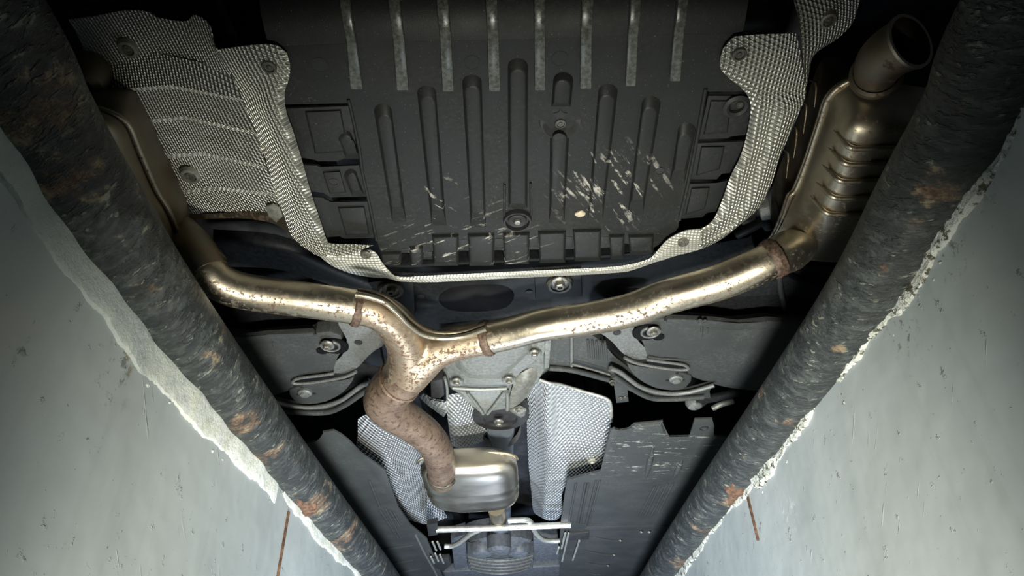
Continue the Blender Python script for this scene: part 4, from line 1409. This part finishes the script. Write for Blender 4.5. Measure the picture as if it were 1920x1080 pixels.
slab('panel', [(480, 835), (560, 832), (575, 831), (592, 829), (601, 822), (605, 811), (625, 808), (640, 816), (655, 828), (676, 850), (722, 882), (734, 915), (747, 952), (770, 985), (800, 1010), (850, 1130), (620, 1130), (560, 980)], FZ, .006, M['floorpanel'], pl_, .002)
for x0, y0, x1, y1 in ((712, 955, 746, 1008), (722, 952, 752, 1008), (730, 955, 748, 985), (738, 958, 748, 978), (692, 900, 712, 950)):
    pipe('rib', [(x0, y0), ((x0 + x1) / 2, (y0 + y1) / 2), (x1, y1)], .0042, M['floorpanel'], pl_, z=FZ - .001, n=8, k=2)
pipe('edge_rail', [(780, 1004), (795, 1035), (812, 1065), (822, 1085)], .005, M['armlite'], pl_, z=FZ - .003, n=8)
for x0, y0, x1, y1 in ((700, 1030, 775, 1022), (690, 1060, 775, 1050), (720, 1075, 790, 1066)):
    pipe('bead', [(x0, y0, FZ, .002), ((x0 + x1) / 2, (y0 + y1) / 2, FZ, .008), (x1, y1, FZ, .003)], .008, M['floorpanel'], pl_, n=10)

# ------------------------------------------------------------------ brace bar and lines in front of the resonator
br = thing('cross_brace', P(944, 989, .19), 'bright aluminium brace bar across the tunnel in front of the resonator', 'brace')
pipe('bar', [(818, 993), (944, 989), (1070, 984)], .0115, M['bright'], br, z=.195, n=16)
slab('end_bracket', [(800, 985), (820, 981), (821, 1003), (803, 1006)], .190, .02, M['rubber'], br, .003)
slab('end_bracket', [(1068, 979), (1098, 983), (1096, 996), (1066, 994)], .197, .006, M['arm'], br, .002)
cb = thing('brake_cable_tube', P(860, 1010, .2), 'bent bright tube curving under the brace bar towards the cable clips', 'tube')
pipe('tube', [(833, 1024), (845, 1024), (858, 1019), (872, 1009), (884, 1000), (900, 993)], .0100, M['bright'], cb, z=.21, n=12)
cb2 = thing('brake_cable_tube', P(1010, 1000, .2), 'hooked bright tube looping around the brace bar above the clip block', 'tube')
pipe('tube', [(953, 976), (985, 975), (996, 981), (1004, 998), (1016, 1010), (1030, 1014), (1055, 1014)], .0100, M['bright'], cb2, z=.21, n=12)
for lab, pts in (('black cable clip block with bright wire ends below the bent tube', [(808, 1018), (812, 1024), (818, 1040), (824, 1046), (830, 1042), (812, 1048)]), ('black cable clip block with bright wire ends below the hooked tube', [(1052, 1006), (1060, 1010), (1056, 1040), (1070, 1030), (1080, 1022), (1046, 1030)])):
    c = P(pts[0][0], pts[0][1], .19)
    k = thing('cable_clip', c, lab, 'clip')
    xx = pts[0][0]
    if xx < 900:
        slab('clip_body', [(812, 1050), (842, 1048), (846, 1060), (832, 1072), (816, 1066)], .188, .02, M['rubber'], k, .004)
        for a in ((811, 1016, 818, 1032), (820, 1016, 826, 1030), (808, 1044, 814, 1056), (816, 1038, 822, 1052), (825, 1040, 832, 1056)):
            pipe('wire', [(a[0], a[1]), ((a[0] + a[2]) / 2, (a[1] + a[3]) / 2), (a[2], a[3])], .004, M['bright'], k, z=.186, n=8)
    else:
        slab('clip_body', [(1066, 1002), (1104, 999), (1104, 1012), (1068, 1014)], .188, .02, M['rubber'], k, .004)
        for a in ((1060, 1000, 1053, 1028), (1066, 1000, 1054, 1052), (1086, 1014, 1074, 1050), (1048, 1026, 1044, 1038)):
            pipe('wire', [(a[0], a[1]), ((a[0] + a[2]) / 2, (a[1] + a[3]) / 2), (a[2], a[3])], .004, M['bright'], k, z=.186, n=8)

# ------------------------------------------------------------------ gearbox
gb = thing('gearbox', P(938, 1040, .25), 'grey gearbox housing with ribbed round pan beyond the brace bar', 'gearbox')
gc = P(938, 1030, .27)
R = 66 * mpp(938, 1040, .25)
lathe('pan', [(R * 1.15, -.1), (R * 1.12, -.02), (R, 0), (R * .97, .012), (R * .8, .02), (0, .022)], gc + Vector((0, .05, 0)), M['gear'], gb, 40)
for k in range(5):
    y = 1046 + 6.2 * k
    wd = 62 - 2 * k
    pipe('cooling_rib', [(938 - wd, y - 4), (938 - wd * .6, y + 2), (938, y + 5), (938 + wd * .6, y + 1), (938 + wd, y - 6)], .0055, M['cast_dark'], gb, z=.232, n=8, k=4)
slab('pan_front', [(876, 1038), (900, 1046), (938, 1049), (976, 1045), (1001, 1036), (999, 1066), (970, 1078), (938, 1081), (900, 1078), (878, 1068)], .234, .05, M['gear'], gb, .006)
for x in (904, 973):
    lathe('shoulder', [(.055, -.02), (.055, .0), (.045, .022), (.025, .03), (0, .032)], P(x, 1030, .262), M['gear'], gb)
lathe('drain_boss', [(.05, -.02), (.05, .03), (.038, .042), (.012, .045), (0, .045)], P(936, 1016, .25), M['gear'], gb)
slab('mount_leg', [(845, 1010), (872, 1003), (878, 1062), (852, 1070)], .26, .05, M['gear'], gb, .005)
slab('mount_leg', [(1000, 1010), (1046, 1012), (1052, 1050), (1000, 1052)], .26, .05, M['gear'], gb, .005)
slab('mount_beam', [(800, 1075), (1080, 1060), (1085, 1110), (800, 1120)], .27, .04, M['gear'], gb, .005)

# ------------------------------------------------------------------ dark parts behind, seen between the others
wlR = thing('wheel_arch_liner', P(1530, 570, .32), 'dark curved wheel arch liner below the ribbed muffler', 'wheel arch liner')
sheet('liner', [[(1462, 500, .31), (1500, 500, .33), (1600, 505, .35)], [(1465, 550, .30), (1510, 555, .325), (1620, 560, .35)], [(1480, 600, .29), (1530, 610, .32), (1640, 620, .35)], [(1500, 650, .29), (1550, 660, .32), (1650, 670, .35)]], M['plastic'], wlR, thick=.004)
pipe('rim', [(1462, 500, .305), (1464, 545, .297), (1478, 595, .288), (1498, 640, .287)], .006, M['plastic'], wlR, n=8)
hg = thing('exhaust_hanger', P(1420, 405, .30), 'rubber exhaust hanger with a square steel head beside the narrow shield', 'hanger')
slab('hanger_head', [(1424, 392), (1444, 388), (1446, 412), (1428, 416)], .30, .025, M['armlite'], hg, .003)
pipe('hanger_arm', [(1380, 440, .30), (1405, 428, .30), (1430, 415, .305), (1440, 425, .31)], .010, M['black'], hg, n=10)
slab('hanger_rubber', [(1390, 418), (1418, 412), (1422, 432), (1396, 440)], .305, .02, M['rubber'], hg, .004)

# ------------------------------------------------------------------ lamps standing in the pit


def lamp(loc, aim, sx, sy, label, stand=True):
    t = thing('work_lamp', (loc.x, loc.y, FLOOR_Z), label, 'lamp')
    d = (aim - loc).normalized()
    q = d.to_track_quat('-Z', 'Y').to_matrix().to_4x4()
    b = box_bm((0, 0, .028), (sx + .04, sy + .04, .05), .006)
    bmesh.ops.transform(b, matrix=Matrix.Translation(loc) @ q, verts=b.verts)
    obj('housing', b, M['lampcase'], t)
    b = bmesh.new()
    for x in (-.13, .13):
        tube_bm([Vector((loc.x + x, loc.y - .06, FLOOR_Z + .006)), Vector((loc.x + x, loc.y + .12, FLOOR_Z + .006))], .006, 8, True, b)
        tube_bm([Vector((loc.x + x, loc.y + .02, FLOOR_Z + .006)), loc + Vector((x * 1.25, 0, -.01))], .006, 8, True, b)
    obj('stand', b, M['rubber'], t)


lamp(LAMP1[0], LAMP1[1], .26, .10, 'yellow cased work lamp standing on the pit floor under the undertray')
lamp(LAMP2[0], LAMP2[1], .30, .16, 'yellow cased work lamp standing on the pit floor under the resonator')
lamp(GEARBOX_FILL[0], GEARBOX_FILL[1], .30, .16, 'yellow cased lamp added on the pit floor to brighten the gearbox')
